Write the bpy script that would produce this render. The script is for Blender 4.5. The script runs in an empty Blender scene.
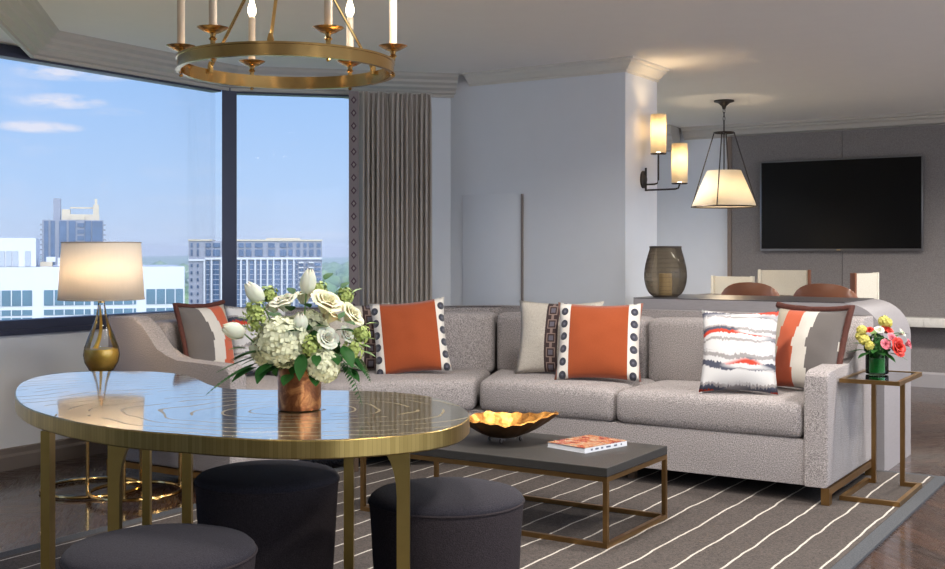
import bpy, bmesh, math, random
from mathutils import Vector, Matrix, noise as mnoise
random.seed(7)
C = bpy.context.scene
COL = C.collection
PI = math.pi
def R(d): return math.radians(d)

# ------------------------------------------------------------------ camera frame
EYE = 1.25
FPX = 1128.0
YAW = R(32.5)
def at(px, t, z=0.0):
    """point seen at image column px, at depth t metres, height z"""
    k = (px - 472.5) / FPX
    s, c = math.sin(YAW), math.cos(YAW)
    return Vector((t * (-s + k * c), t * (c + k * s), z))

# ------------------------------------------------------------------ node helper
class NT:
    def __init__(self, name):
        self.mat = bpy.data.materials.new(name); self.mat.use_nodes = True
        self.t = self.mat.node_tree; self.t.nodes.clear()
        self.out = self.t.nodes.new('ShaderNodeOutputMaterial')
    def n(self, ty): return self.t.nodes.new(ty)
    def put(self, sock, v):
        if isinstance(v, bpy.types.NodeSocket): self.t.links.new(v, sock)
        elif v is not None:
            if sock.type == 'RGBA' and not isinstance(v, (int, float)) and len(v) == 3: v = (*v, 1)
            sock.default_value = v
    def m(self, op, a, b=None, c=None):
        n = self.n('ShaderNodeMath'); n.operation = op
        for i, v in enumerate((a, b, c)):
            if v is not None: self.put(n.inputs[i], v)
        return n.outputs[0]
    def obj(self): return self.n('ShaderNodeTexCoord').outputs['Object']
    def sep(self, v):
        n = self.n('ShaderNodeSeparateXYZ'); self.put(n.inputs[0], v); return n.outputs
    def comb(self, x, y, z):
        n = self.n('ShaderNodeCombineXYZ')
        for i, v in enumerate((x, y, z)): self.put(n.inputs[i], v)
        return n.outputs[0]
    def noise(self, vec, scale, detail=2, rough=.5, dist=0, out='Fac'):
        n = self.n('ShaderNodeTexNoise'); self.put(n.inputs['Vector'], vec)
        n.inputs['Scale'].default_value = scale; n.inputs['Detail'].default_value = detail
        n.inputs['Roughness'].default_value = rough; n.inputs['Distortion'].default_value = dist
        return n.outputs[out]
    def white(self, vec):
        n = self.n('ShaderNodeTexWhiteNoise'); self.put(n.inputs['Vector'], vec); return n.outputs['Value']
    def voro(self, vec, scale, out='Distance', feature='F1'):
        n = self.n('ShaderNodeTexVoronoi'); n.feature = feature; self.put(n.inputs['Vector'], vec)
        n.inputs['Scale'].default_value = scale; return n.outputs[out]
    def mix(self, f, a, b, ty='MIX'):
        n = self.n('ShaderNodeMix'); n.data_type = 'RGBA'; n.blend_type = ty
        self.put(n.inputs[0], f); self.put(n.inputs[6], a); self.put(n.inputs[7], b)
        return n.outputs[2]
    def scale(self, vec, s):
        n = self.n('ShaderNodeMapping'); self.put(n.inputs['Vector'], vec); n.inputs['Scale'].default_value = s
        return n.outputs[0]
    def ramp(self, f, stops, const=False):
        n = self.n('ShaderNodeValToRGB'); self.put(n.inputs[0], f)
        cr = n.color_ramp; cr.interpolation = 'CONSTANT' if const else 'LINEAR'
        while len(cr.elements) < len(stops): cr.elements.new(.5)
        for e, (p, c) in zip(cr.elements, stops):
            e.position = p; e.color = (*c, 1) if len(c) == 3 else c
        return n.outputs[0]
    def bump(self, h, strength=.3, dist=.01):
        n = self.n('ShaderNodeBump'); self.put(n.inputs['Height'], h)
        n.inputs['Strength'].default_value = strength; n.inputs['Distance'].default_value = dist
        return n.outputs[0]
    def pbr(self, color, rough=.5, metal=0, normal=None, **kw):
        p = self.n('ShaderNodeBsdfPrincipled')
        self.put(p.inputs['Base Color'], color); self.put(p.inputs['Roughness'], rough)
        self.put(p.inputs['Metallic'], metal)
        if normal is not None: self.put(p.inputs['Normal'], normal)
        for k, v in kw.items(): self.put(p.inputs[k.replace('_', ' ')], v)
        return p.outputs[0]
    def done(self, s): self.t.links.new(s, self.out.inputs[0]); return self.mat

def s2l(r, g, b):
    f = lambda c: (c / 255 / 12.92) if c / 255 <= .04045 else ((c / 255 + .055) / 1.055) ** 2.4
    return (f(r), f(g), f(b))

def plain(name, col, rough=.5, metal=0, var=.06, nscale=8, bump=0, bscale=60, **kw):
    m = NT(name); o = m.obj()
    n = m.noise(o, nscale, 3)
    c = m.mix(n, tuple(x * (1 - var) for x in col), tuple(min(1, x * (1 + var)) for x in col))
    nm = m.bump(m.noise(o, bscale, 3), bump, .01) if bump else None
    return m.done(m.pbr(c, rough, metal, nm, **kw))

def fabric(name, a, b, scale=260, rough=.95, bump=.35, sheen=.06):
    m = NT(name); o = m.obj()
    n = m.noise(o, scale, 3, .7); n2 = m.voro(o, scale * .8)
    f = m.ramp(n, [(.36, (0, 0, 0)), (.64, (1, 1, 1))])
    c = m.mix(f, a, b)
    h = m.m('ADD', n, n2)
    return m.done(m.pbr(c, rough, 0, m.bump(h, bump, .004), Sheen_Weight=sheen, Specular_IOR_Level=.15))

# ------------------------------------------------------------------ materials
M = {}
M['wall'] = plain('wall_paint', (.70, .72, .755), .75, var=.02, bump=.06, bscale=300)
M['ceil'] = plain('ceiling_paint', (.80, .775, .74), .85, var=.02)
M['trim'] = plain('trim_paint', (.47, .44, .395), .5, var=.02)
M['base'] = plain('baseboard_paint', (.20, .165, .145), .5, var=.04)
M['frame'] = plain('window_frame_metal', (.05, .055, .09), .4, .3, var=.05)
M['bronze'] = plain('dark_bronze', (.06, .05, .045), .42, .8, var=.15, nscale=30)
M['agedbrass'] = plain('aged_brass', (.36, .215, .085), .34, 1, var=.16, nscale=22)
M['brass'] = plain('polished_antique_brass', (.62, .40, .15), .17, 1, var=.10, nscale=14)
M['brasscup'] = plain('brass_cup', (.55, .33, .13), .24, 1, var=.15, nscale=40)
M['candle'] = plain('candle_sleeve', (.58, .47, .35), .45, var=.03)
M['sofa'] = fabric('sofa_boucle', (.12, .108, .11), (.49, .445, .435), 200)
M['sofa_pipe'] = fabric('sofa_piping', (.30, .28, .28), (.50, .47, .46), 260)
M['stool'] = fabric('stool_linen', (.018, .014, .016), (.042, .034, .038), 300, bump=.25, sheen=0)
M['stool_top'] = fabric('stool_top_linen', (.014, .013, .018), (.036, .033, .042), 300, bump=.25, sheen=0.03)
M['tvpanel'] = fabric('upholstered_wall', (.17, .155, .152), (.25, .23, .225), 120, .85, .12, .0)
M['tvscreen'] = plain('tv_screen', (.002, .002, .0025), .35, var=0, Specular_IOR_Level=.15)
M['tvbezel'] = plain('tv_bezel', (.22, .22, .23), .3, .8, var=.02)
M['coffee'] = plain('coffee_top_shagreen', (.028, .026, .024), .5, var=.12, nscale=40, bump=.1, bscale=300)
M['leather'] = plain('cognac_leather', (.21, .075, .034), .36, var=.18, nscale=14, bump=.06, bscale=180)
M['strap'] = plain('brown_strap', (.15, .055, .028), .4, var=.1)
M['canvas'] = fabric('cream_canvas', (.42, .39, .33), (.56, .53, .46), 320)
M['darkwood'] = plain('chair_wood', (.07, .045, .03), .4, var=.2, nscale=20)
M['creamwax'] = plain('candle_wax', (.85, .74, .52), .6, var=.03)
M['rubber'] = plain('brown_fringe', (.085, .022, .014), .8, var=.35, nscale=90, bump=.6, bscale=220)
M['rugborder'] = fabric('rug_border', (.050, .052, .058), (.085, .09, .10), 140, sheen=0)
M['petal'] = plain('white_petal', (.66, .66, .54), .6, var=.08, nscale=30, Subsurface_Weight=.15)
M['petal_cream'] = plain('cream_petal', (.68, .64, .42), .6, var=.08, nscale=30, Subsurface_Weight=.15)
M['hydr'] = plain('hydrangea_petal', (.66, .68, .48), .65, var=.2, nscale=45)
M['filler'] = plain('pale_green_filler', (.34, .42, .12), .7, var=.5, nscale=60)
M['yellowf'] = plain('yellow_petal', (.62, .56, .13), .6, var=.15, nscale=60)
M['redf'] = plain('red_petal', (.52, .022, .010), .55, var=.12, nscale=50)
M['pinkf'] = plain('pink_petal', (.68, .17, .22), .55, var=.16, nscale=60)
M['leaf'] = plain('dark_leaf', (.014, .075, .012), .6, var=.35, nscale=25, Specular_IOR_Level=.2)
M['leafv'] = plain('variegated_leaf', (.14, .25, .07), .5, var=.6, nscale=90)
M['fern'] = plain('fern_leaf', (.022, .095, .022), .6, var=.25, nscale=25, Specular_IOR_Level=.2)
M['stem'] = plain('stem_green', (.12, .24, .07), .5, var=.1)
M['marble'] = None

def mat_console():
    m = NT('console_painted_wood'); o = m.obj()
    n = m.noise(m.scale(o, (3, 3, 40)), 6, 3)
    c = m.mix(n, (.27, .25, .26), (.36, .34, .35))
    return m.done(m.pbr(c, .32))
M['console'] = mat_console()

def mat_marble():
    m = NT('pale_marble'); o = m.obj()
    n = m.noise(o, 6, 6, .7, 1.5)
    c = m.ramp(n, [(.3, (.30, .28, .26)), (.45, (.66, .64, .60)), (.7, (.76, .74, .70))])
    return m.done(m.pbr(c, .2))
M['marble'] = mat_marble()

def mat_glass(name, tint=(1, 1, 1), refl=.5, rough=0):
    m = NT(name)
    tr = m.n('ShaderNodeBsdfTransparent'); tr.inputs[0].default_value = (*tint, 1)
    gl = m.n('ShaderNodeBsdfGlossy'); gl.inputs['Roughness'].default_value = rough
    fr = m.n('ShaderNodeFresnel'); fr.inputs[0].default_value = 1.45
    n = m.noise(m.obj(), 3, 1)
    f = m.m('MULTIPLY', m.m('MULTIPLY', fr.outputs[0], refl), m.m('ADD', .97, m.m('MULTIPLY', n, .06)))
    mx = m.n('ShaderNodeMixShader')
    m.put(mx.inputs[0], f); m.t.links.new(tr.outputs[0], mx.inputs[1]); m.t.links.new(gl.outputs[0], mx.inputs[2])
    return m.done(mx.outputs[0])
M['pane'] = mat_glass('window_glass', (.99, .99, 1), .10)
M['clear'] = mat_glass('clear_glass', (.96, .96, .96), 1.0)
M['greenglass'] = mat_glass('green_vase_glass', (.55, .82, .62), 1.0)
M['tableglass'] = mat_glass('table_glass', (.55, .60, .60), 1.6)
M['smoke'] = plain('smoky_wire', (.07, .055, .045), .5, .4, var=.1)
M['smokeglass'] = mat_glass('smoky_glass', (.62, .55, .45), .5)

def mat_shade(name, col, mixf=.55):
    m = NT(name); o = m.obj()
    n = m.noise(m.scale(o, (1, 1, .15)), 120, 2)
    c = m.mix(n, tuple(x * .93 for x in col), col)
    d = m.n('ShaderNodeBsdfDiffuse'); m.put(d.inputs[0], c)
    t = m.n('ShaderNodeBsdfTranslucent'); m.put(t.inputs[0], c)
    mx = m.n('ShaderNodeMixShader'); mx.inputs[0].default_value = mixf
    m.t.links.new(d.outputs[0], mx.inputs[1]); m.t.links.new(t.outputs[0], mx.inputs[2])
    return m.done(mx.outputs[0])
M['shade'] = mat_shade('linen_shade', (.84, .79, .72), .38)
M['shade_s'] = mat_shade('sconce_shade_linen', (.90, .82, .66), .55)
M['shade_p'] = mat_shade('pendant_shade_linen', (.88, .82, .70), .45)

def mat_bulb(name, col, s):
    m = NT(name); e = m.n('ShaderNodeEmission'); e.inputs[0].default_value = (*col, 1); e.inputs[1].default_value = s
    return m.done(e.outputs[0])
M['bulb'] = mat_bulb('lit_bulb', (1, .80, .55), 9)
M['fill_light'] = mat_bulb('lit_fill_lens', (1, .93, .84), 6)

def mat_goldtop():
    m = NT('brass_inlay_tabletop'); o = m.obj(); x, y, z = m.sep(o)
    wob = m.noise(o, 2.2, 2, .5)
    # narrow brass strips
    u = m.m('ADD', m.m('MULTIPLY', x, .843), m.m('MULTIPLY', y, .537))
    strip = m.white(m.comb(m.m('FLOOR', m.m('MULTIPLY', u, 42)), 0, 0))
    base = m.mix(strip, (.66, .54, .30), (.76, .64, .40))
    # growth rings, elongated, drawn as hairline grooves
    v = m.m('SUBTRACT', m.m('MULTIPLY', y, .843), m.m('MULTIPLY', x, .537))
    r = m.m('SQRT', m.m('ADD', m.m('MULTIPLY', m.m('MULTIPLY', u, u), .42), m.m('MULTIPLY', v, v)))
    r = m.m('ADD', r, m.m('MULTIPLY', wob, .22))
    f = m.m('FRACT', m.m('MULTIPLY', r, 15))
    line = m.m('LESS_THAN', f, .09)
    gaps = m.m('GREATER_THAN', m.noise(o, 5.5, 1), .38)
    line = m.m('MULTIPLY', line, gaps)
    c = m.mix(m.m('MULTIPLY', line, .85), base, (.30, .24, .14))
    rough = m.m('ADD', .11, m.m('MULTIPLY', line, .30))
    return m.done(m.pbr(c, rough, .85, m.bump(m.m('MULTIPLY', m.m('ADD', m.m('MULTIPLY', strip, .05), line), -1), .25, .003), Coat_Weight=m.m('SUBTRACT', 1, m.m('MULTIPLY', line, .85)), Coat_IOR=2.2, Coat_Roughness=.05))
M['goldtop'] = mat_goldtop()
def mat_goldedge():
    m = NT('brass_strip_edge'); o = m.obj(); x, y, z = m.sep(o)
    ang = m.m('MULTIPLY', m.m('ARCTAN2', y, x), 46)
    s = m.white(m.comb(m.m('FLOOR', ang), 0, 0))
    gap = m.m('LESS_THAN', m.m('FRACT', ang), .06)
    c = m.mix(s, (.36, .26, .085), (.48, .35, .125))
    c = m.mix(m.m('MULTIPLY', gap, .6), c, (.14, .09, .03))
    return m.done(m.pbr(c, .33, 1))
M['goldedge'] = mat_goldedge()
M['goldleg'] = plain('brass_leg', (.46, .34, .11), .30, 1, var=.14, nscale=18)

def mat_copper():
    m = NT('patinated_copper'); o = m.obj()
    n = m.noise(o, 22, 5, .65, 1)
    c = m.ramp(n, [(.3, (.10, .035, .018)), (.5, (.26, .10, .045)), (.62, (.50, .23, .09)), (.75, (.16, .07, .05))])
    return m.done(m.pbr(c, .33, .85, m.bump(n, .1, .003)))
M['copper'] = mat_copper()
def mat_goldleaf():
    m = NT('hammered_gold_leaf'); o = m.obj()
    n = m.voro(o, 38); n2 = m.noise(o, 30, 4, .7)
    c = m.ramp(n2, [(.3, (.24, .085, .015)), (.55, (.56, .26, .06)), (.75, (.70, .40, .13))])
    return m.done(m.pbr(c, .46, .85, m.bump(m.m('ADD', n, n2), .7, .004)))
M['goldleaf'] = mat_goldleaf()
M['bowl_out'] = plain('bowl_outside_bronze', (.20, .10, .045), .35, .9, var=.3, nscale=30)
M['lampgold'] = plain('lamp_gold', (.78, .50, .09), .38, .6, var=.2, nscale=25)

def mat_floor():
    m = NT('dark_chevron_floor'); o = m.obj(); x, y, z = m.sep(o)
    a = R(0)
    W, PW = .42, .105
    col = m.m('FLOOR', m.m('DIVIDE', x, W)); fx = m.m('FRACT', m.m('DIVIDE', x, W))
    par = m.m('MODULO', m.m('ABSOLUTE', col), 2)
    sgn = m.m('SUBTRACT', m.m('MULTIPLY', par, 2), 1)
    v = m.m('ADD', y, m.m('MULTIPLY', m.m('MULTIPLY', sgn, fx), W))
    v = m.m('ADD', v, m.m('MULTIPLY', m.m('SUBTRACT', 1, par), 0))
    idx = m.m('FLOOR', m.m('DIVIDE', v, PW)); fv = m.m('FRACT', m.m('DIVIDE', v, PW))
    rnd = m.white(m.comb(col, idx, 3))
    along = m.m('SUBTRACT', m.m('MULTIPLY', x, 1), m.m('MULTIPLY', m.m('MULTIPLY', y, sgn), .9))
    grain = m.noise(m.comb(m.m('MULTIPLY', along, 3), m.m('MULTIPLY', v, 28), rnd), 2.2, 4, .6, .6)
    c = m.mix(rnd, (.008, .0035, .0025), (.055, .022, .011))
    c = m.mix(m.m('MULTIPLY', grain, .55), c, (.06, .028, .016))
    seam = m.m('MAXIMUM', m.m('LESS_THAN', fv, .045), m.m('LESS_THAN', fx, .014))
    c = m.mix(m.m('MULTIPLY', seam, .8), c, (.012, .006, .005))
    rough = m.m('ADD', .20, m.m('MULTIPLY', grain, .14))
    return m.done(m.pbr(c, rough, 0, m.bump(m.m('SUBTRACT', m.m('MULTIPLY', grain, .3), seam), .15, .002), Coat_Weight=.6, Coat_Roughness=.10))
M['floor'] = mat_floor()

def mat_rug():
    m = NT('striped_wool_rug'); o = m.obj(); x, y, z = m.sep(o)
    wob = m.m('MULTIPLY', m.m('SUBTRACT', m.noise(m.comb(m.m('MULTIPLY', x, .6), m.m('MULTIPLY', y, 1), 0), 3.4, 2), .5), .034)
    xx = m.m('ADD', m.m('ADD', x, wob), 20 * .165 + 1.30)
    f = m.m('FRACT', m.m('DIVIDE', xx, .165))
    d = m.m('ABSOLUTE', m.m('SUBTRACT', f, .5))
    thin = m.m('LESS_THAN', d, .029)
    broken = m.m('GREATER_THAN', m.noise(m.scale(o, (300, 90, 1)), 1, 2), .36)
    st = m.m('MULTIPLY', thin, broken)
    sp = m.noise(o, 105, 4, .8)
    spk = m.ramp(sp, [(.38, (0, 0, 0)), (.62, (1, 1, 1))])
    big = m.noise(m.scale(o, (6, 1.4, 1)), 2, 3)
    c = m.mix(spk, (.018, .014, .013), (.088, .070, .062))
    c = m.mix(m.m('MULTIPLY', big, .35), c, (.06, .048, .042))
    c = m.mix(m.m('MULTIPLY', st, .92), c, (.52, .48, .43))
    return m.done(m.pbr(c, .95, 0, m.bump(m.m('ADD', sp, m.m('MULTIPLY', st, .6)), .5, .006)))
M['rug'] = mat_rug()

def mat_curtain():
    m = NT('taupe_curtain'); o = m.obj()
    n = m.noise(m.scale(o, (60, 60, 4)), 6, 3)
    c = m.mix(n, (.36, .315, .275), (.48, .425, .375))
    return m.done(m.pbr(c, .8, 0, m.bump(n, .1, .003), Sheen_Weight=.2))
M['curtain'] = mat_curtain()
def mat_band():
    m = NT('diamond_curtain_border'); o = m.obj(); x, y, z = m.sep(o)
    fz = m.m('ABSOLUTE', m.m('SUBTRACT', m.m('FRACT', m.m('MULTIPLY', z, 11)), .5))
    u = m.m('ABSOLUTE', m.m('DIVIDE', x, .034))
    d = m.m('ADD', m.m('MULTIPLY', fz, 2), u)
    f1 = m.m('LESS_THAN', d, .62); f2 = m.m('LESS_THAN', d, .30)
    c = m.mix(f1, (.24, .20, .20), (.085, .045, .06))
    c = m.mix(f2, c, (.30, .26, .24))
    return m.done(m.pbr(c, .85))
M['band'] = mat_band()

# pillow fabrics: local x across, z up from the lower edge
def mat_orange(w=.5, step=.075):
    m = NT('orange_pillow_with_dotted_bands'); o = m.obj(); x, y, z = m.sep(o)
    ax = m.m('ABSOLUTE', x); c0 = w / 2 - .05
    band = m.m('MULTIPLY', m.m('GREATER_THAN', ax, w / 2 - .083), m.m('LESS_THAN', ax, w / 2 - .018))
    dz = m.m('MULTIPLY', m.m('SUBTRACT', m.m('FRACT', m.m('ADD', m.m('DIVIDE', z, step), .15)), .5), step)
    dx = m.m('SUBTRACT', ax, c0)
    r = m.m('SQRT', m.m('ADD', m.m('MULTIPLY', m.m('MULTIPLY', dx, dx), 1.3), m.m('MULTIPLY', dz, dz)))
    dot = m.m('MULTIPLY', m.m('LESS_THAN', r, .0235), band)
    hole = m.m('MULTIPLY', m.m('LESS_THAN', r, .008), band)
    n = m.noise(o, 260, 2, .6)
    c = m.mix(n, (.25, .043, .006), (.37, .068, .011))
    c = m.mix(band, c, (.70, .66, .60)); c = m.mix(dot, c, (.035, .037, .055)); c = m.mix(hole, c, (.10, .10, .13))
    return m.done(m.pbr(c, .9, 0, m.bump(m.m('ADD', n, dot), .25, .004), Sheen_Weight=.2))
M['p_orange'] = mat_orange()
def mat_lattice(x0, x1, pitch=.09, name='linen_pillow_with_lattice_band', mirror=False):
    m = NT(name); o = m.obj(); x, y, z = m.sep(o)
    band = m.m('MULTIPLY', m.m('GREATER_THAN', x, x0), m.m('LESS_THAN', x, x1))
    u = m.m('ABSOLUTE', m.m('SUBTRACT', m.m('DIVIDE', m.m('SUBTRACT', x, x0), x1 - x0), .5))
    v = m.m('ABSOLUTE', m.m('SUBTRACT', m.m('FRACT', m.m('DIVIDE', z, pitch)), .5))
    d = m.m('MAXIMUM', u, v)
    ring = m.m('MULTIPLY', m.m('GREATER_THAN', d, .27), m.m('LESS_THAN', d, .34))
    core = m.m('LESS_THAN', d, .17)
    link = m.m('MULTIPLY', m.m('LESS_THAN', u, .10), m.m('GREATER_THAN', v, .34))
    sp = m.noise(o, 240, 3, .7)
    lin = m.mix(m.ramp(sp, [(.35, (0, 0, 0)), (.65, (1, 1, 1))]), (.36, .32, .27), (.58, .54, .48))
    b = m.mix(m.m('MAXIMUM', ring, link), (.045, .026, .026), (.24, .17, .15))
    b = m.mix(core, b, (.12, .11, .14))
    c = m.mix(band, lin, b)
    return m.done(m.pbr(c, .9, 0, m.bump(m.m('ADD', sp, m.m('MULTIPLY', m.m('MULTIPLY', ring, band), .7)), .3, .004)))
M['p_lattice'] = mat_lattice(.04, .125)
M['p_lattice2'] = mat_lattice(-.075, .005, .085, 'linen_pillow_with_central_lattice_band')
def mat_steps(flip=1, name='stepped_stripe_pillow'):
    m = NT(name); o = m.obj(); x, y, z = m.sep(o)
    n = m.white(m.comb(m.m('FLOOR', m.m('MULTIPLY', z, 11)), 1, 2))
    st = m.m('MULTIPLY', m.m('SUBTRACT', n, .5), .05)
    tri = m.m('MULTIPLY', m.m('ABSOLUTE', m.m('SUBTRACT', m.m('FLOOR', m.m('MULTIPLY', z, 9)), 2)), .012)
    u = m.m('ADD', m.m('MULTIPLY', m.m('ADD', m.m('ADD', m.m('MULTIPLY', x, flip), m.m('MULTIPLY', tri, -1)), m.m('MULTIPLY', st, .4)), 2.0), .5)
    c = m.ramp(u, [(0, (.10, .085, .08)), (.07, (.46, .40, .31)), (.20, (.55, .085, .018)), (.40, (.66, .62, .56)), (.57, (.11, .095, .09)), (.88, (.64, .60, .52)), (.92, (.11, .095, .09))], True)
    g = m.noise(o, 260, 2, .6)
    c = m.mix(m.m('MULTIPLY', g, .25), c, (.2, .18, .17))
    return m.done(m.pbr(c, .9, 0, m.bump(g, .2, .003), Sheen_Weight=.2))
M['p_steps'] = mat_steps()
M['p_steps2'] = mat_steps(-1, 'stepped_stripe_pillow_reverse')
def mat_ikat(seed, name):
    m = NT(name); o = m.obj(); x, y, z = m.sep(o)
    big = m.noise(m.comb(m.m('MULTIPLY', x, 4), m.m('MULTIPLY', z, 3), seed), 1.0, 2)
    fine = m.noise(m.comb(m.m('MULTIPLY', x, 130), m.m('MULTIPLY', z, 8), seed), 1, 2)
    zz = m.m('ADD', z, m.m('ADD', m.m('MULTIPLY', big, .14), m.m('MULTIPLY', fine, .035)))
    u = m.m('FRACT', m.m('MULTIPLY', zz, 6.5))
    white = (.60, .59, .59); navy = (.06, .065, .10); red = (.50, .045, .02); grey = (.30, .28, .28)
    c1 = m.ramp(u, [(0, white), (.22, grey), (.32, white), (.50, red), (.66, navy), (.80, grey), (.88, white)], True)
    c2 = m.ramp(u, [(0, white), (.30, navy), (.50, white), (.66, grey), (.80, white)], True)
    k = m.ramp(m.noise(m.comb(m.m('MULTIPLY', x, 3), m.m('MULTIPLY', z, 9), seed + 3), 1, 1), [(.44, (0, 0, 0)), (.52, (1, 1, 1))])
    c = m.mix(k, c1, c2)
    g = m.noise(o, 200, 2)
    return m.done(m.pbr(c, .9, 0, m.bump(g, .25, .004)))
M['p_ikat'] = mat_ikat(1.0, 'ikat_pillow')
M['p_ikat2'] = mat_ikat(7.0, 'ikat_pillow_two')

# ------------------------------------------------------------------ mesh helpers
def setp(o, label=None, cat=None, group=None, kind=None):
    if label: o['label'] = label
    if cat: o['category'] = cat
    if group: o['group'] = group
    if kind: o['kind'] = kind
    return o
def thing(name, label, cat, loc=(0, 0, 0), rz=0, group=None):
    o = bpy.data.objects.new(name, None); COL.objects.link(o)
    o.empty_display_size = .1; o.location = loc; o.rotation_euler = (0, 0, rz)
    return setp(o, label, cat, group)
def obj(name, bm, mat, parent=None, smooth=40, loc=None, rot=None, label=None):
    me = bpy.data.meshes.new(name)
    bmesh.ops.recalc_face_normals(bm, faces=bm.faces[:])
    bm.to_mesh(me); bm.free()
    if smooth:
        me.polygons.foreach_set('use_smooth', [True] * len(me.polygons))
        try: me.set_sharp_from_angle(angle=R(smooth))
        except Exception: pass
    for mm in (mat if isinstance(mat, (list, tuple)) else [mat]): me.materials.append(mm)
    o = bpy.data.objects.new(name, me); COL.objects.link(o)
    if parent: o.parent = parent
    if loc is not None: o.location = loc
    if rot is not None: o.rotation_euler = rot
    if label: o['label'] = label
    return o
def struct(name, bm, mat, parent=None, **k):
    o = obj(name, bm, mat, parent, **k)
    if not parent: o['kind'] = 'structure'
    return o
def copy_tree(o, parent=None):
    c = o.copy(); COL.objects.link(c)
    if parent: c.parent = parent
    for ch in list(o.children): copy_tree(ch, c)
    return c
def nb(): return bmesh.new()
def box(bm, x0, x1, y0, y1, z0, z1, bev=0):
    r = bmesh.ops.create_cube(bm, size=1)
    vs = r['verts']
    for v in vs:
        v.co = Vector(((x0 + x1) / 2 + v.co.x * (x1 - x0), (y0 + y1) / 2 + v.co.y * (y1 - y0), (z0 + z1) / 2 + v.co.z * (z1 - z0)))
    if bev:
        es = list({e for v in vs for e in v.link_edges})
        bmesh.ops.bevel(bm, geom=es, offset=bev, segments=2, affect='EDGES', profile=.5)
    return bm
def prism(bm, pts, z0, z1, bev=0, seg=2):
    b = [bm.verts.new((x, y, z0)) for x, y in pts]; t = [bm.verts.new((x, y, z1)) for x, y in pts]
    n = len(pts); fs = [bm.faces.new(b[::-1]), bm.faces.new(t)]
    for i in range(n): fs.append(bm.faces.new((b[i], b[(i + 1) % n], t[(i + 1) % n], t[i])))
    if bev:
        es = list({e for f in fs for e in f.edges})
        bmesh.ops.bevel(bm, geom=es, offset=bev, segments=seg, affect='EDGES', profile=.5)
    return bm
def seg_prism(bm, p0, p1, th, z0, z1):
    """wall piece from p0 to p1, thickness th to the left of travel"""
    d = Vector((p1[0] - p0[0], p1[1] - p0[1])).normalized(); n = Vector((-d.y, d.x)) * th
    return prism(bm, [p0, p1, (p1[0] + n.x, p1[1] + n.y), (p0[0] + n.x, p0[1] + n.y)], z0, z1)
def lathe(bm, prof, n=32, c=(0, 0), cap=True, zoff=0):
    rings = []
    for r, z in prof:
        rings.append([bm.verts.new((c[0] + r * math.cos(2 * PI * i / n), c[1] + r * math.sin(2 * PI * i / n), z + zoff)) for i in range(n)])
    for a, b in zip(rings, rings[1:]):
        for i in range(n): bm.faces.new((a[i], a[(i + 1) % n], b[(i + 1) % n], b[i]))
    if cap:
        bm.faces.new(rings[0][::-1]); bm.faces.new(rings[-1])
    return bm
def tube(bm, pts, r, n=8, closed=False, square=False, r2=None, upv=(0, 0, 1)):
    pts = [Vector(p) for p in pts]; k = len(pts); rings = []
    up = Vector(upv)
    for i, p in enumerate(pts):
        if closed: d = (pts[(i + 1) % k] - pts[i - 1]).normalized()
        else: d = (pts[min(i + 1, k - 1)] - pts[max(i - 1, 0)]).normalized()
        a = up.cross(d)
        if a.length < .05: a = Vector((1, 0, 0)).cross(d) if abs(d.x) < .9 else Vector((0, 1, 0)).cross(d)
        a.normalize(); b = d.cross(a).normalized()
        rr = r if r2 is None else r + (r2 - r) * i / (k - 1)
        if square: ring = [p + a * (sx * rr) + b * (sy * rr) for sx, sy in ((-1, -1), (1, -1), (1, 1), (-1, 1))]
        else: ring = [p + a * (rr * math.cos(2 * PI * j / n)) + b * (rr * math.sin(2 * PI * j / n)) for j in range(n)]
        rings.append([bm.verts.new(q) for q in ring])
    m = len(rings[0])
    for i in range(k if closed else k - 1):
        A, B = rings[i], rings[(i + 1) % k]
        for j in range(m): bm.faces.new((A[j], A[(j + 1) % m], B[(j + 1) % m], B[j]))
    if not closed: bm.faces.new(rings[0][::-1]); bm.faces.new(rings[-1])
    return bm
def sweep(bm, path, prof):
    """mitred moulding: prof = (inset to the right of travel, z)"""
    P = [Vector(p) for p in path]; k = len(P); rings = []
    for i in range(k):
        d0 = (P[i] - P[i - 1]).normalized() if i > 0 else None
        d1 = (P[i + 1] - P[i]).normalized() if i < k - 1 else None
        if d0 is None: m = Vector((d1.y, -d1.x))
        elif d1 is None: m = Vector((d0.y, -d0.x))
        else:
            n0 = Vector((d0.y, -d0.x)); n1 = Vector((d1.y, -d1.x)); m = (n0 + n1).normalized(); m /= m.dot(n0)
        rings.append([bm.verts.new((P[i].x + m.x * o, P[i].y + m.y * o, z)) for o, z in prof])
    n = len(prof)
    for A, B in zip(rings, rings[1:]):
        for j in range(n): bm.faces.new((A[j], A[(j + 1) % n], B[(j + 1) % n], B[j]))
    bm.faces.new(rings[0][::-1]); bm.faces.new(rings[-1])
    return bm
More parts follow.
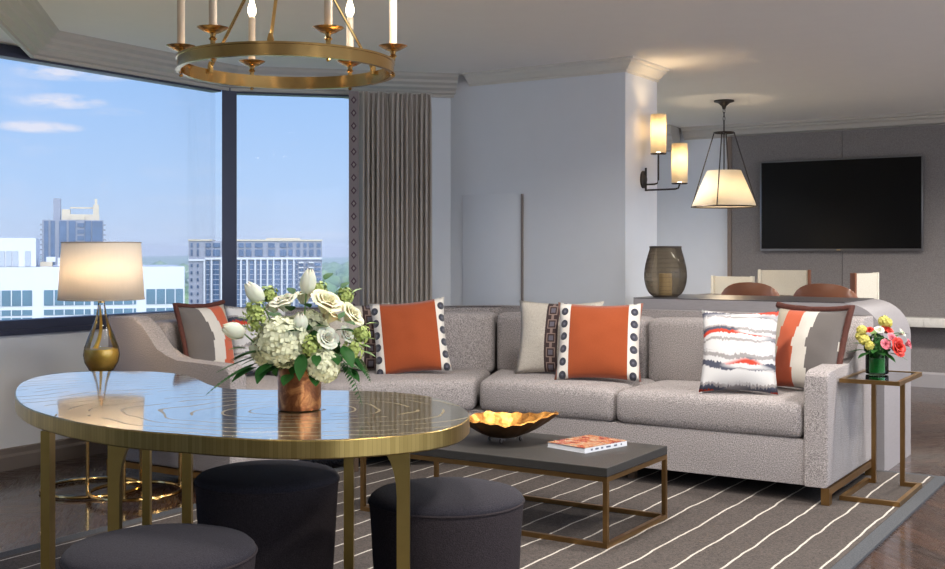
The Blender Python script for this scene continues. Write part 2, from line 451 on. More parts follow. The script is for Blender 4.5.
def rbox(bm, quad, z0, z1, r, puff=.02, n=9, side=0.0):
    """soft rounded slab filling a plan quad (4 corners in order), rounded by r and puffed"""
    q = [Vector((*p, 0)) for p in quad]
    lx = ((q[1] - q[0]).length + (q[2] - q[3]).length) / 2; ly = ((q[3] - q[0]).length + (q[2] - q[1]).length) / 2
    h = (lx / 2, ly / 2, (z1 - z0) / 2)
    def axis(hh, k):
        inner = [-(hh - r) + 2 * (hh - r) * i / k for i in range(k + 1)]
        out = [-hh, -hh + r * .15, -hh + r * .45]
        return out + inner + [-v for v in out[::-1]]
    X, Y, Z = axis(h[0], n), axis(h[1], n), axis(h[2], 2)
    cache = {}
    def V(x, y, z):
        key = (round(x, 5), round(y, 5), round(z, 5))
        if key in cache: return cache[key]
        p = Vector((x, y, z)); cl = Vector([max(-(hh - r), min(hh - r, c)) for c, hh in zip(p, h)])
        d = p - cl
        if d.length > 1e-9:
            # push onto sphere of radius r
            p = cl + d.normalized() * r
        ex = 1 - (p.x / h[0]) ** 2; ey = 1 - (p.y / h[1]) ** 2
        fz = p.z / h[2]
        pz = p.z + puff * fz * max(0, ex) ** .6 * max(0, ey) ** .6
        s = (p.x / h[0] * (1 + side * (1 - fz * fz) * 1) + 1) / 2; t = (p.y / h[1] + 1) / 2
        w = q[0] * (1 - s) * (1 - t) + q[1] * s * (1 - t) + q[2] * s * t + q[3] * (1 - s) * t
        v = bm.verts.new((w.x, w.y, (z0 + z1) / 2 + pz)); cache[key] = v; return v
    def face(*a):
        vs = []
        for v in a:
            if v not in vs: vs.append(v)
        if len(vs) >= 3:
            try: bm.faces.new(vs)
            except ValueError: pass
    for A, B, f in ((X, Y, lambda a, b, s: V(a, b, s * h[2])), (X, Z, lambda a, b, s: V(a, s * h[1], b)), (Y, Z, lambda a, b, s: V(s * h[0], a, b))):
        for s in (-1, 1):
            for i in range(len(A) - 1):
                for j in range(len(B) - 1):
                    face(f(A[i], B[j], s), f(A[i + 1], B[j], s), f(A[i + 1], B[j + 1], s), f(A[i], B[j + 1], s))
    return bm
def pillow_bm(w, h, th=.15, n=18, sag=.0):
    bm = nb(); front = {}; back = {}
    for i in range(n + 1):
        for j in range(n + 1):
            u = -1 + 2 * i / n; v = -1 + 2 * j / n
            e = max(0, (1 - u ** 2)) ** .55 * max(0, (1 - v ** 2)) ** .55
            x = u * w / 2 * (1 - .085 * (1 - v * v)); z = (v * h / 2 * (1 - .085 * (1 - u * u))) + h / 2
            wr = mnoise.noise(Vector((u * 2.2, v * 2.2, w * 7))) * .012 * e
            y = th / 2 * e + wr
            edge = i in (0, n) or j in (0, n)
            front[i, j] = bm.verts.new((x, -y, z)); back[i, j] = front[i, j] if edge else bm.verts.new((x, y, z))
    for D, s in ((front, 1), (back, -1)):
        for i in range(n):
            for j in range(n):
                f = (D[i, j], D[i + 1, j], D[i + 1, j + 1], D[i, j + 1])
                bm.faces.new(f if s == 1 else f[::-1])
    return bm

# ------------------------------------------------------------------ ROOM
CEIL = 2.54
bm = nb(); box(bm, -5.9, 2.7, -2.7, 11.3, -.12, 0); struct('floor', bm, M['floor'], smooth=0)
bm = nb(); box(bm, -6.0, 2.8, -2.8, 11.4, CEIL, CEIL + .15); struct('ceiling', bm, M['ceil'], smooth=0)
A = (-5.73, -2.5); B = (-5.73, 5.79); D = (-4.60, 6.92); DW = (-4.80, 6.72)
SILL, HEAD = .78, 2.44
bm = nb(); seg_prism(bm, A, B, .14, 0, SILL); seg_prism(bm, A, B, .14, HEAD + .005, CEIL); struct('wall_left', bm, M['wall'], smooth=0)
bm = nb(); seg_prism(bm, B, D, .14, 0, SILL); seg_prism(bm, B, D, .14, HEAD + .005, CEIL); seg_prism(bm, DW, D, .14, SILL, HEAD + .005); struct('wall_corner', bm, M['wall'], smooth=0)
bm = nb(); prism(bm, [(-4.60, 6.92), (-3.195, 6.92), (-3.195, 7.45), (-5.0, 7.45), (-5.0, 7.2), (-4.88, 7.2)], 0, CEIL); struct('wall_pier', bm, M['wall'], smooth=0)
bm = nb(); box(bm, -5.14, 2.64, 11.10, 11.25, 0, CEIL); struct('wall_back', bm, M['wall'], smooth=0)
bm = nb(); box(bm, -5.87, 2.64, -2.64, -2.5, 0, CEIL); struct('wall_front', bm, M['wall'], smooth=0)
# right wall with a wide window
bm = nb(); box(bm, 2.5, 2.64, -2.5, 11.1, 0, .5); box(bm, 2.5, 2.64, -2.5, 11.1, 2.35, CEIL)
box(bm, 2.5, 2.64, -2.5, -1.5, .5, 2.35); box(bm, 2.5, 2.64, 9.6, 11.1, .5, 2.35); struct('wall_right', bm, M['wall'], smooth=0)
# rear-left wall of the dining end, also glazed
bm = nb(); box(bm, -5.14, -5.0, 7.2, 11.1, 0, SILL); box(bm, -5.14, -5.0, 7.2, 11.1, HEAD, CEIL); box(bm, -5.14, -5.0, 7.2, 7.8, SILL, HEAD); box(bm, -5.14, -5.0, 10.6, 11.1, SILL, HEAD)
struct('wall_side', bm, M['wall'], smooth=0)
# lowered soffit over the near left windows
bm = nb(); prism(bm, [(-5.73, 4.18), (-4.4, 2.85), (-4.4, -2.5), (-5.73, -2.5)], 2.45, CEIL); struct('trim_1', bm, M['ceil'], smooth=0)
# mouldings
big = [(0, 2.385), (.022, 2.385), (.022, 2.405), (.045, 2.412), (.052, 2.43), (.085, 2.445), (.09, 2.462), (.115, 2.478), (.12, 2.496), (.15, 2.515), (.158, 2.53), (.17, 2.54), (0, 2.54)]
sml = [(0, 2.455), (.015, 2.455), (.015, 2.468), (.03, 2.475), (.05, 2.497), (.072, 2.51), (.075, 2.52), (.1, 2.527), (.1, 2.54), (0, 2.54)]
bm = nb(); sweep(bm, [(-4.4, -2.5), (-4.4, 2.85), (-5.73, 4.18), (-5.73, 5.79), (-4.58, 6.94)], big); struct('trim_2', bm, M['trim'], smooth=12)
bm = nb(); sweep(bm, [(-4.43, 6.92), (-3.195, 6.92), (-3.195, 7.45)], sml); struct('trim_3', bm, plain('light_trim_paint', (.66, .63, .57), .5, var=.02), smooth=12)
tvp = [(0, 2.415), (.012, 2.415), (.012, 2.43), (.03, 2.44), (.05, 2.475), (.072, 2.49), (.075, 2.505), (.1, 2.515), (.1, 2.54), (0, 2.54)]
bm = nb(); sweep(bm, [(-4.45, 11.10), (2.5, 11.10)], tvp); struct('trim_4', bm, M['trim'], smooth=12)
lowp = [(-.2, 2.30), (.02, 2.30), (.02, 2.335), (.05, 2.345), (.055, 2.38), (.09, 2.40), (.095, 2.44), (.14, 2.46), (.15, 2.50), (.17, 2.54), (-.2, 2.54)]
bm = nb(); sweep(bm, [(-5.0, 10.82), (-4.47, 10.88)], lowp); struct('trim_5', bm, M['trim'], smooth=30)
# baseboards
bp = [(0, 0), (.022, 0), (.022, .075), (.012, .09), (.012, .12), (0, .125)]
bm = nb(); sweep(bm, [(-5.73, -2.5), (-5.73, 5.79), (-4.60, 6.92), (-3.195, 6.92), (-3.195, 7.45)], bp); struct('baseboard_left', bm, M['base'], smooth=20)
bm = nb(); sweep(bm, [(-4.0, 11.07), (2.5, 11.07)], [(0, 0), (.03, 0), (.03, .12), (.015, .14), (0, .14)]); struct('baseboard_back', bm, plain('grey_baseboard', (.34, .32, .33), .5), smooth=20)
# windows
def window(name, p0, p1, z0, z1, posts, fw=.06, dep=.09):
    root = bpy.data.objects.new(name, None); COL.objects.link(root); root['kind'] = 'structure'
    d = Vector((p1[0] - p0[0], p1[1] - p0[1])); L = d.length; ang = math.atan2(d.y, d.x)
    root.location = (p0[0], p0[1], 0); root.rotation_euler = (0, 0, ang)
    b = nb(); box(b, 0, L, 0, dep, z0, z0 + .085); box(b, 0, L, 0, dep, z1 - .068, z1); obj('window_frame', b, M['frame'], root, 0)
    b = nb(); box(b, 0, L, -.02, 0, z0 + .0, z0 + .03); obj('window_sill', b, M['frame'], root, 0)
    for s, w in posts:
        b = nb(); box(b, s - w / 2, s + w / 2, .0, dep + .01, z0 + .085, z1 - .068); obj('mullion', b, M['frame'], root, 0)
    b = nb(); box(b, .01, L - .01, dep * .5, dep * .5 + .006, z0 + .08, z1 - .065); obj('glass_pane', b, M['pane'], root, 0)
    return root
window('window_1', A, (-5.73, 5.72), SILL - .01, HEAD + .0, [(.05, .1), (2.6, .08), (5.2, .08)])
window('window_2', (-5.69, 5.83), DW, SILL - .01, HEAD + .0, [])
bm = nb(); prism(bm, [(-5.725, 5.72), (-5.69, 5.83), (-5.775, 5.917), (-5.81, 5.805)], SILL, HEAD)
struct('trim_6', bm, M['frame'], smooth=0)
window('window_3', (-5.0, 7.8), (-5.0, 10.6), SILL, HEAD, [(1.4, .06)])
window('window_4', (2.5, 9.6), (2.5, -1.5), .5, 2.35, [(2.8, .06), (5.6, .06), (8.4, .06)])
# grey upholstered wall panelling around the television, trim strip, seam
bm = nb(); box(bm, -3.93, -2.833, 11.06, 11.10, .0, 2.42); box(bm, -2.828, -1.2, 11.06, 11.10, .0, 2.42); box(bm, -1.19, .6, 11.06, 11.10, 0, 2.42); box(bm, .61, 2.5, 11.06, 11.10, 0, 2.42)
struct('trim_7', bm, M['tvpanel'], smooth=0)
bm = nb(); box(bm, -3.97, -3.93, 11.045, 11.10, 0, 2.42); struct('trim_8', bm, plain('brown_edge_strip', (.20, .15, .12), .5), smooth=0)
# ceiling fill lamps added to brighten the room, built like recessed cans
def fill_light(x, y, power):
    r = bpy.data.objects.new('ceiling_fill_light', None); COL.objects.link(r); r.location = (x, y, CEIL)
    setp(r, 'round white fill lamp added in the ceiling to brighten the room', 'fill lamp', 'added ceiling fill lamps')
    b = nb(); lathe(b, [(.055, -.001), (.055, -.006), (.075, -.006), (.075, -.001)], 24, cap=False); obj('trim_ring', b, M['trim'], r)
    b = nb(); lathe(b, [(.001, -.0025), (.054, -.0025), (.054, -.002), (.001, -.002)], 24); obj('lens', b, M['fill_light'], r)
    l = bpy.data.lights.new('fill_beam', 'AREA'); l.shape = 'DISK'; l.size = .35; l.energy = power; l.color = (1, .94, .86); l.spread = R(150)
    lo = bpy.data.objects.new('fill_beam', l); COL.objects.link(lo); lo.location = (0, 0, -.012); lo.parent = r
FILL = 1.5  # power factor of the added ceiling fill lamps
for x, y, p in ((-2.2, 1.2, 9), (-.6, 2.4, 24), (.6, 4.2, 36), (-.2, 6.2, 34), (-2.4, 3.4, 12), (-3.4, 3.6, 10), (.8, .8, 22), (-1.0, 8.8, 40), (.6, 8.8, 30), (-2.3, 4.9, 20), (-4.3, 8.6, 26)):
    fill_light(x, y, p * FILL)

# wall panel (flat blank panel on pier wall)
t = thing('wall_panel', 'flat white rectangular panel mounted on the pale wall beside the curtain', 'panel', (-4.20, 6.92, 0))
p0 = at(462, 1); xL = p0.x / p0.y * 6.9; p1 = at(521, 1); xR = p1.x / p1.y * 6.9
b = nb(); box(b, xL + 4.20, xR + 4.20, -.014, -.0, .62, 1.665, .002); obj('panel_face', b, M['wall'], t)
b = nb(); box(b, xR + 4.20 + .0005, xR + 4.20 + .009, -.024, -.0, .62, 1.66); obj('edge_shadow', b, M['base'], t, 0)  # dark strip standing in for the shadow along the panel's right edge

# ------------------------------------------------------------------ CURTAIN
t = thing('curtain', 'floor-length taupe pleated curtain with a diamond border at the window corner', 'curtain', (-5.01, 6.22, 0), R(45))
L = .605; n = 330; b = nb(); rows = [0.03, .5, 1.2, 1.9, 2.25, 2.36, 2.384]; grid = []
for z in rows:
    row = []
    for i in range(n + 1):
        s = i / n; ph = s * 2 * PI * 15
        amp = .030 if z < 2.2 else (.02 if z < 2.3 else .012)
        y = amp * math.sin(ph + .5 * math.sin(s * 19 + z * .3)) + .008 * math.sin(s * 31 + z)
        x = .085 + s * (L - .085) + .010 * math.sin(2 * ph) * (1 if z < 2.3 else .3)
        row.append(b.verts.new((x, y, z)))
    grid.append(row)
for r0, r1 in zip(grid, grid[1:]):
    for i in range(n): b.faces.new((r0[i], r0[i + 1], r1[i + 1], r1[i]))
o = obj('pleated_cloth', b, M['curtain'], t, 80); md = o.modifiers.new('thick', 'SOLIDIFY'); md.thickness = .003
b = nb(); box(b, -.034, .034, -.004, .004, .03, 2.38)
obj('patterned_border', b, M['band'], t, 0, loc=(.045, -.02, 0), label='dark plum border strip woven with diamonds')
b = nb(); tube(b, [(0, 0, 2.378), (L, 0, 2.378)], .006, 6); obj('track', b, M['trim'], t)

# ------------------------------------------------------------------ TV
t = thing('television', 'large black flat television mounted on the grey upholstered wall', 'television', (-2.85, 11.06, 1.26))
b = nb(); box(b, -.765, .765, -.06, -.022, 0, .885, .004); obj('bezel', b, M['tvbezel'], t)
b = nb(); box(b, -.752, .752, -.062, -.0595, .022, .873); obj('screen', b, M['tvscreen'], t, 0)
b = nb(); box(b, -.3, .3, -.022, -.001, .25, .65); obj('wall_mount', b, M['bronze'], t, 0)
b = nb(); box(b, -.018, .018, -.0625, -.060, .006, .013); obj('emblem', b, plain('emblem_gold', (.6, .42, .2), .3, .8), t, 0)
# marble ledge below TV wall
t = thing('stone_ledge', 'long pale veined stone ledge shelf on the grey wall below the television', 'shelf', (-1, 11.06, .565))
b = nb(); box(b, -1.9, 3.4, -.22, 0, 0, .085, .006); obj('ledge_slab', b, M['marble'], t)

# ------------------------------------------------------------------ RUG
t = thing('area_rug', 'large taupe rug with thin cream stripes under the sofa and tables', 'rug', (0, 0, 0))
RX0, RX1, RY0, RY1 = -4.13, -1.12, .6, 6.64
b = nb(); box(b, RX0 + .07, RX1 - .07, RY0 + .07, RY1 - .04, .001, .014); obj('striped_field', b, M['rug'], t, 0)
b = nb()
for q in ((RX0, RX0 + .069, RY0, RY1), (RX1 - .069, RX1, RY0, RY1), (RX0 + .069, RX1 - .069, RY0, RY0 + .069), (RX0 + .069, RX1 - .069, RY1 - .039, RY1)):
    box(b, *q, .001, .0135)
obj('border', b, M['rugborder'], t, 0, label='plain grey bound border')
RZ = .0145

# ------------------------------------------------------------------ SOFA
def offp(d):
    return [(-5.1 + d, 4.215), (-5.1 + d, 5.3 - .414 * d), (-3.9 + .414 * d, 6.5 - d), (-1.5, 6.5 - d)]
sofa = thing('sectional_sofa', 'large light grey woven sectional sofa wrapping the window corner', 'sofa', (-3.2, 5.3, 0))
sl = (3.2, -5.3, 0)
def spart(name, bm, mat, **k): return obj(name, bm, mat, sofa, loc=(3.2, -5.3, 0), **k)
a, i_ = offp(0), offp(.10)
BH = .895
b = nb(); prism(b, [a[0], a[1], a[2], (a[3][0] - .0, a[3][1]), (i_[3][0], i_[3][1]), i_[2], i_[1], i_[0]], .10, BH, .018, 3); spart('back_frame', b, M['sofa'])
f = offp(.935)
b = nb(); prism(b, [(i_[0][0], 4.31), i_[1], i_[2], (-1.6, i_[3][1]), (-1.6, f[3][1]), f[2], f[1], (f[0][0], 4.31)], .10, .325, .008, 2); spart('base', b, M['sofa'])
# back cushions
c0, c1 = offp(.105), offp(.33)
def bc(p, q, r, s, z0=.47, z1=.855):
    b = nb(); rbox(b, [p, q, r, s], z0, z1, .045, .012, 8); spart('back_cushion', b, M['sofa'])
bc((c1[0][0], 4.335), (c1[1][0], c1[1][1] - .005), (c0[1][0], c0[1][1] - .005), (c0[0][0], 4.335))
def lerp(p, q, u): return (p[0] + (q[0] - p[0]) * u, p[1] + (q[1] - p[1]) * u)
bc(lerp(c1[1], c1[2], .01), lerp(c1[1], c1[2], .995), lerp(c0[1], c0[2], .995), lerp(c0[1], c0[2], .01))
XS = -2.72
bc((c1[2][0] + .01, c1[2][1]), (XS - .005, c1[3][1]), (XS - .005, c0[3][1]), (c0[2][0] + .01, c0[3][1]))
bc((XS + .005, c1[3][1]), (-1.62, c1[3][1]), (-1.62, c0[3][1]), (XS + .005, c0[3][1]))
# seat cushions
g0, g1 = offp(.95), offp(.30)
def sc(p, q, r, s): b = nb(); rbox(b, [p, q, r, s], .327, .500, .045, .026, 10); spart('seat_cushion', b, M['sofa'])
sc((g0[0][0], 4.33), (g0[1][0], g0[1][1] - .004), (g1[1][0], g1[1][1] - .004), (g1[0][0], 4.33))
sc(lerp(g0[1], g0[2], .005), lerp(g0[1], g0[2], .985), lerp(g1[1], g1[2], .985), lerp(g1[1], g1[2], .005))
XC = -2.635
sc((g0[2][0] + .012, g0[3][1]), (XC - .004, g0[3][1]), (XC - .004, g1[3][1]), (g1[2][0] + .01, g1[3][1]))
sc((XC + .004, g0[3][1]), (-1.615, g0[3][1]), (-1.615, g1[3][1]), (XC + .004, g1[3][1]))
# arms: profile along depth s (0 front .. .955 back)
def arm_profile():
    pts = [(0, .10), (0.012, .60), (.018, .64), (.045, .662)]
    for k in range(0, 7): pts.append((.10 + .06 * k, .664 + .002 * k))
    for k in range(1, 11):
        u = k / 10; pts.append((.46 + .30 * u, .678 + (BH - .678) * (u * u * (3 - 2 * u))))
    pts += [(.95, BH), (.955, .10)]
    return pts
def arm(map2, t0, t1):
    b = nb(); P = arm_profile(); A_ = [b.verts.new(map2(s, t0, z)) for s, z in P]; B_ = [b.verts.new(map2(s, t1, z)) for s, z in P]
    n = len(P); fs = []
    for k in range(n): fs.append(b.faces.new((A_[k], A_[(k + 1) % n], B_[(k + 1) % n], B_[k])))
    fa = b.faces.new(A_[::-1]); fb = b.faces.new(B_)
    es = list(set(list(fa.edges) + list(fb.edges)))
    bmesh.ops.bevel(b, geom=es, offset=.014, segments=3, affect='EDGES', profile=.5)
    bmesh.ops.triangulate(b, faces=[f for f in b.faces if len(f.verts) > 4])
    spart('arm', b, M['sofa'])
arm(lambda s, t, z: (t, 5.55 + s, z), -1.608, -1.49)
arm(lambda s, t, z: (-4.14 - s, t, z), 4.205, 4.323)
# brass feet and side rails
b = nb(); box(b, -1.515, -1.486, 5.6105, 6.439, .064, .096); spart('side_rail', b, M['agedbrass'], smooth=0)
b = nb(); box(b, -5.0495, -4.2005, 4.206, 4.235, .064, .096); spart('side_rail', b, M['agedbrass'], smooth=0)
for x0, y0, zf in ((-1.525, 5.56, RZ), (-1.525, 6.44, RZ), (-4.2, 4.20, 0), (-5.09, 4.20, 0), (-5.09, 5.2, 0), (-3.92, 6.44, 0)):
    b = nb(); box(b, x0, x0 + .04, y0, y0 + .05, zf, .0985); spart('foot', b, M['agedbrass'], smooth=0)
for x0, y0 in ((-3.45, 5.66), (-2.6, 5.66), (-4.0, 4.98)):
    b = nb(); box(b, x0, x0 + .04, y0, y0 + .04, RZ, .0985); spart('foot', b, M['darkwood'], smooth=0)

# ------------------------------------------------------------------ THROW PILLOWS
def pillow(name, label, x, y, z, yaw, lean, w, h, th, mat, group=None, roll=0):
    root = thing(name, label, 'pillow', (x, y, z), 0, group); root.rotation_euler = (0, 0, yaw)
    o = obj('pillow_cover', pillow_bm(w, h, th), mat, root, 180, rot=(-lean, roll, 0))
    return root, o
SZ = .520
face = R(0)            # pillow front (-y local) faces towards -Y world
q = at(414, 6.72)
pillow('throw_pillow', 'orange throw pillow with dotted side bands on the middle sofa seat', q.x, q.y, SZ, R(38), R(17), .46, .46, .15, M['p_orange'], roll=R(-5))
q = at(357, 6.86)
pillow('throw_pillow', 'linen throw pillow with dark lattice band partly behind the white flowers', q.x, q.y, SZ, R(45), R(15), .44, .43, .13, M['p_lattice'])
q = at(597.5, 6.38)
pillow('throw_pillow', 'orange throw pillow with dotted side bands on the long right sofa section', q.x, q.y, SZ, R(20), R(20), .495, .465, .16, M['p_orange'])
q = at(557, 6.68)
pillow('throw_pillow', 'grey linen throw pillow with dark lattice band and fringed edge', q.x, q.y, SZ, R(15), R(14), .52, .45, .13, M['p_lattice2'])
q = at(738, 5.82)
r, o = pillow('throw_pillow', 'white throw pillow with brushed red, navy and grey streaks by the right arm', q.x, q.y, SZ, R(16), R(24), .40, .46, .15, M['p_ikat'])
q = at(799, 5.93)
r, o = pillow('throw_pillow', 'striped orange, cream and taupe throw pillow with brown fringe against the right arm', q.x, q.y, SZ, R(-14), R(19), .44, .46, .15, M['p_steps'])
def fringe(root, w, h, sides, lean, r=.017):
    b = nb(); pts = []
    def edge(u, v): return Vector((u * w / 2 * (1 - .085 * (1 - v * v)), 0, v * h / 2 * (1 - .085 * (1 - u * u)) + h / 2))
    if 'top' in sides: pts += [edge(-1 + 2 * k / 16, 1) for k in range(17)]
    if 'right' in sides: pts += [edge(1, 1 - 2 * k / 16) for k in range(1, 17)]
    if 'left' in sides: pts = [edge(-1, -1 + 2 * k / 16) for k in range(16)] + pts
    pts = [p + Vector((0, 0, .006)) + Vector((random.uniform(-1, 1), random.uniform(-1, 1), random.uniform(-1, 1))) * .0015 for p in pts]
    tube(b, pts, r, 8, upv=(0, 1, 0)); obj('fringe', b, M['rubber'], root, 60, rot=(-lean, 0, 0), label='dark brown brush fringe')
fringe(r, .44, .46, ('top', 'right'), R(19))
# on the window-side section
q = at(197, 5.25)
r, o = pillow('throw_pillow', 'taupe, cream and orange striped pillow with brown fringe on the window-side section', -4.62, 4.56, SZ, R(90), R(15), .37, .45, .19, M['p_steps2'])
fringe(r, .37, .45, ('top', 'left'), R(15), .014)
r, o = pillow('throw_pillow', 'pale throw pillow with red and grey streaks half hidden behind the white bouquet', -4.64, 4.99, SZ, R(74), R(15), .42, .43, .14, M['p_ikat2'])

# ------------------------------------------------------------------ CONSOLE
t = thing('console_table', 'grey waterfall console table with a rounded end standing behind the sofa', 'console table', (-2.2, 6.95, 0))
X0, X1, H, th, rad = -.80, .74, .955, .07, .22
outer = [(X0, 0), (X0, H)] + [(X1 - rad + rad * math.sin(R(a_)), H - rad + rad * math.cos(R(a_))) for a_ in range(0, 91, 9)] + [(X1, 0), (X1 - th, 0)]
ri = rad - th
inner = [(X1 - rad + ri * math.sin(R(a_)), H - rad + ri * math.cos(R(a_))) for a_ in range(90, -1, -9)] + [(X0 + th, H - th), (X0 + th, 0)]
P = outer + inner
b = nb(); F = [b.verts.new((x, -.33, z)) for x, z in P]; K = [b.verts.new((x, .38, z)) for x, z in P]; n = len(P)
b.faces.new(F); b.faces.new(K[::-1])
for k in range(n): b.faces.new((F[k], F[(k + 1) % n], K[(k + 1) % n], K[k]))
obj('waterfall_body', b, M['console'], t, 30)
b = nb(); box(b, X0 + th + .001, X1 - th - .001, .0, .03, .02, H - th - .001); obj('modesty_panel', b, M['console'], t, 0)
b = nb(); box(b, X0 + .0, X1 - rad, -.331, .381, H + .0003, H + .005); obj('top_inlay', b, plain('dark_inlay', (.06, .055, .06), .3), t, 0)

# lantern
q = at(665.5, 7.22); lz = .9605
t = thing('lantern', 'smoky wire mesh candle lantern on the console by the pier', 'lantern', (q.x, q.y, lz))
prof = [(.075, 0.006), (.105, .02), (.128, .07), (.138, .13), (.132, .19), (.118, .25), (.102, .30), (.098, .32)]
b = nb(); lathe(b, prof, 48, cap=False); o = obj('wire_mesh', b, M['smoke'], t)
sub = o.modifiers.new('s', 'SUBSURF'); sub.levels = 1; sub.render_levels = 1
wf = o.modifiers.new('w', 'WIREFRAME'); wf.thickness = .0013
b = nb(); lathe(b, [(r_ - .006, z) for r_, z in prof], 40, cap=False); obj('glass_liner', b, M['smokeglass'], t)
b = nb(); lathe(b, [(.078, 0), (.078, .008), (.07, .012)], 32); obj('base', b, M['smoke'], t)
b = nb(); lathe(b, [(.097, .315), (.103, .318), (.103, .325), (.097, .327)], 32, cap=False); obj('rim', b, M['smoke'], t)
b = nb(); lathe(b, [(.042, .013), (.042, .15), (.036, .153)], 24); obj('candle', b, M['creamwax'], t)

# ------------------------------------------------------------------ SCONCE
t = thing('wall_sconce', 'dark bronze two-arm wall sconce with lit cylindrical shades on the pier', 'wall lamp', (-3.195, 7.20, 1.75))
b = nb(); lathe(b, [(.001, 0), (.045, 0), (.045, .012), (.03, .02), (.012, .03)], 24); bmesh.ops.rotate(b, verts=b.verts, cent=(0, 0, 0), matrix=Matrix.Rotation(R(90), 3, 'Y')); bmesh.ops.translate(b, verts=b.verts, vec=(.001, 0, 0))
for v in b.verts: v.co.z *= 1.35
obj('backplate', b, M['bronze'], t)
b = nb(); tube(b, [(.025, 0, -.08), (.025, 0, .08)], .008); obj('spindle', b, M['bronze'], t)
def sc_arm(x1, zl, zt, y=0):
    b = nb(); tube(b, [(.025, 0, zl), (.05, y * .3, zl), (x1 - .03, y, zl), (x1 - .008, y, zl + .006), (x1, y, zl + .03), (x1, y, zt)], .0062)
    obj('arm', b, M['bronze'], t)
    b = nb(); lathe(b, [(.05, 0), (.054, .003), (.054, .008), (.012, .012)], 24); obj('shade_holder', b, M['bronze'], t, loc=(x1, y, zt - .004))
    b = nb(); lathe(b, [(.053, .009), (.053, .27)], 32, cap=False); o = obj('lamp_shade', b, M['shade_s'], t, loc=(x1, y, zt)); m_ = o.modifiers.new('t', 'SOLIDIFY'); m_.thickness = .002
    b = nb(); lathe(b, [(.012, .0), (.013, .05), (.026, .10), (.028, .13), (.018, .16), (.004, .168)], 16); obj('bulb', b, M['bulb'], t, loc=(x1, y, zt))
    l = bpy.data.lights.new('sconce_light', 'POINT'); l.energy = 3.2; l.color = (1, .72, .40); l.shadow_soft_size = .03
    lo = bpy.data.objects.new('sconce_light', l); COL.objects.link(lo); lo.parent = t; lo.location = (x1, y, zt + .19)
sc_arm(.118, -.035, .172)
sc_arm(.292, -.075, -.040, -.05)

# ------------------------------------------------------------------ DRUM PENDANT over dining end
q = at(724, 9.6)
t = thing('pendant_light', 'tapered cream shade pendant on dark rods hanging near the television wall', 'pendant lamp', (q.x, q.y, CEIL))
zb, zt_ = -.905, -.60
b = nb(); lathe(b, [(.085, -.001), (.085, -.012), (.05, -.022), (.02, -.05), (.012, -.075)], 28); obj('canopy', b, M['bronze'], t)
b = nb()
for k in range(3):
    c = Vector((0, 0, -.09 - .032 * k)); pts = []
    for j in range(12):
        a_ = 2 * PI * j / 12; v = Vector((math.cos(a_) * .009, 0, math.sin(a_) * .02))
        if k % 2: v = Vector((0, v.x, v.z))
        pts.append(c + v)
    tube(b, pts, .0028, 6, closed=True)
obj('chain', b, M['bronze'], t)
b = nb(); tube(b, [(0, 0, -.17), (0, 0, -.72)], .006); obj('stem', b, M['bronze'], t)
b = nb(); tube(b, [(.085 * math.cos(2 * PI * k / 24), .085 * math.sin(2 * PI * k / 24), -.275) for k in range(24)], .006, 6, closed=True)
for k in range(2): tube(b, [(-.085 * math.cos(R(90 * k + 8)), -.085 * math.sin(R(90 * k + 8)), -.275), (.085 * math.cos(R(90 * k + 8)), .085 * math.sin(R(90 * k + 8)), -.275)], .005, 6)
obj('spreader', b, M['bronze'], t)
b = nb(); lathe(b, [(.27, zb), (.14, zt_)], 48, cap=False); o = obj('lamp_shade', b, M['shade_p'], t); m_ = o.modifiers.new('t', 'SOLIDIFY'); m_.thickness = .003
b = nb(); tube(b, [(.272 * math.cos(2 * PI * k / 48), .272 * math.sin(2 * PI * k / 48), zb) for k in range(48)], .006, 6, closed=True); obj('lower_ring', b, M['bronze'], t)
for k in range(4):
    a_ = R(90 * k + 8); b = nb(); tube(b, [(.085 * math.cos(a_), .085 * math.sin(a_), -.275), (.278 * math.cos(a_), .278 * math.sin(a_), zb)], .0055, 6); obj('rod', b, M['bronze'], t)
b = nb(); lathe(b, [(.015, -.70), (.032, -.76), (.03, -.80), (.01, -.82)], 16); obj('bulb', b, M['bulb'], t)
l = bpy.data.lights.new('pendant_glow', 'POINT'); l.energy = 9; l.color = (1, .76, .48); l.shadow_soft_size = .05
lo = bpy.data.objects.new('pendant_glow', l); COL.objects.link(lo); lo.parent = t; lo.location = (0, 0, -.86)

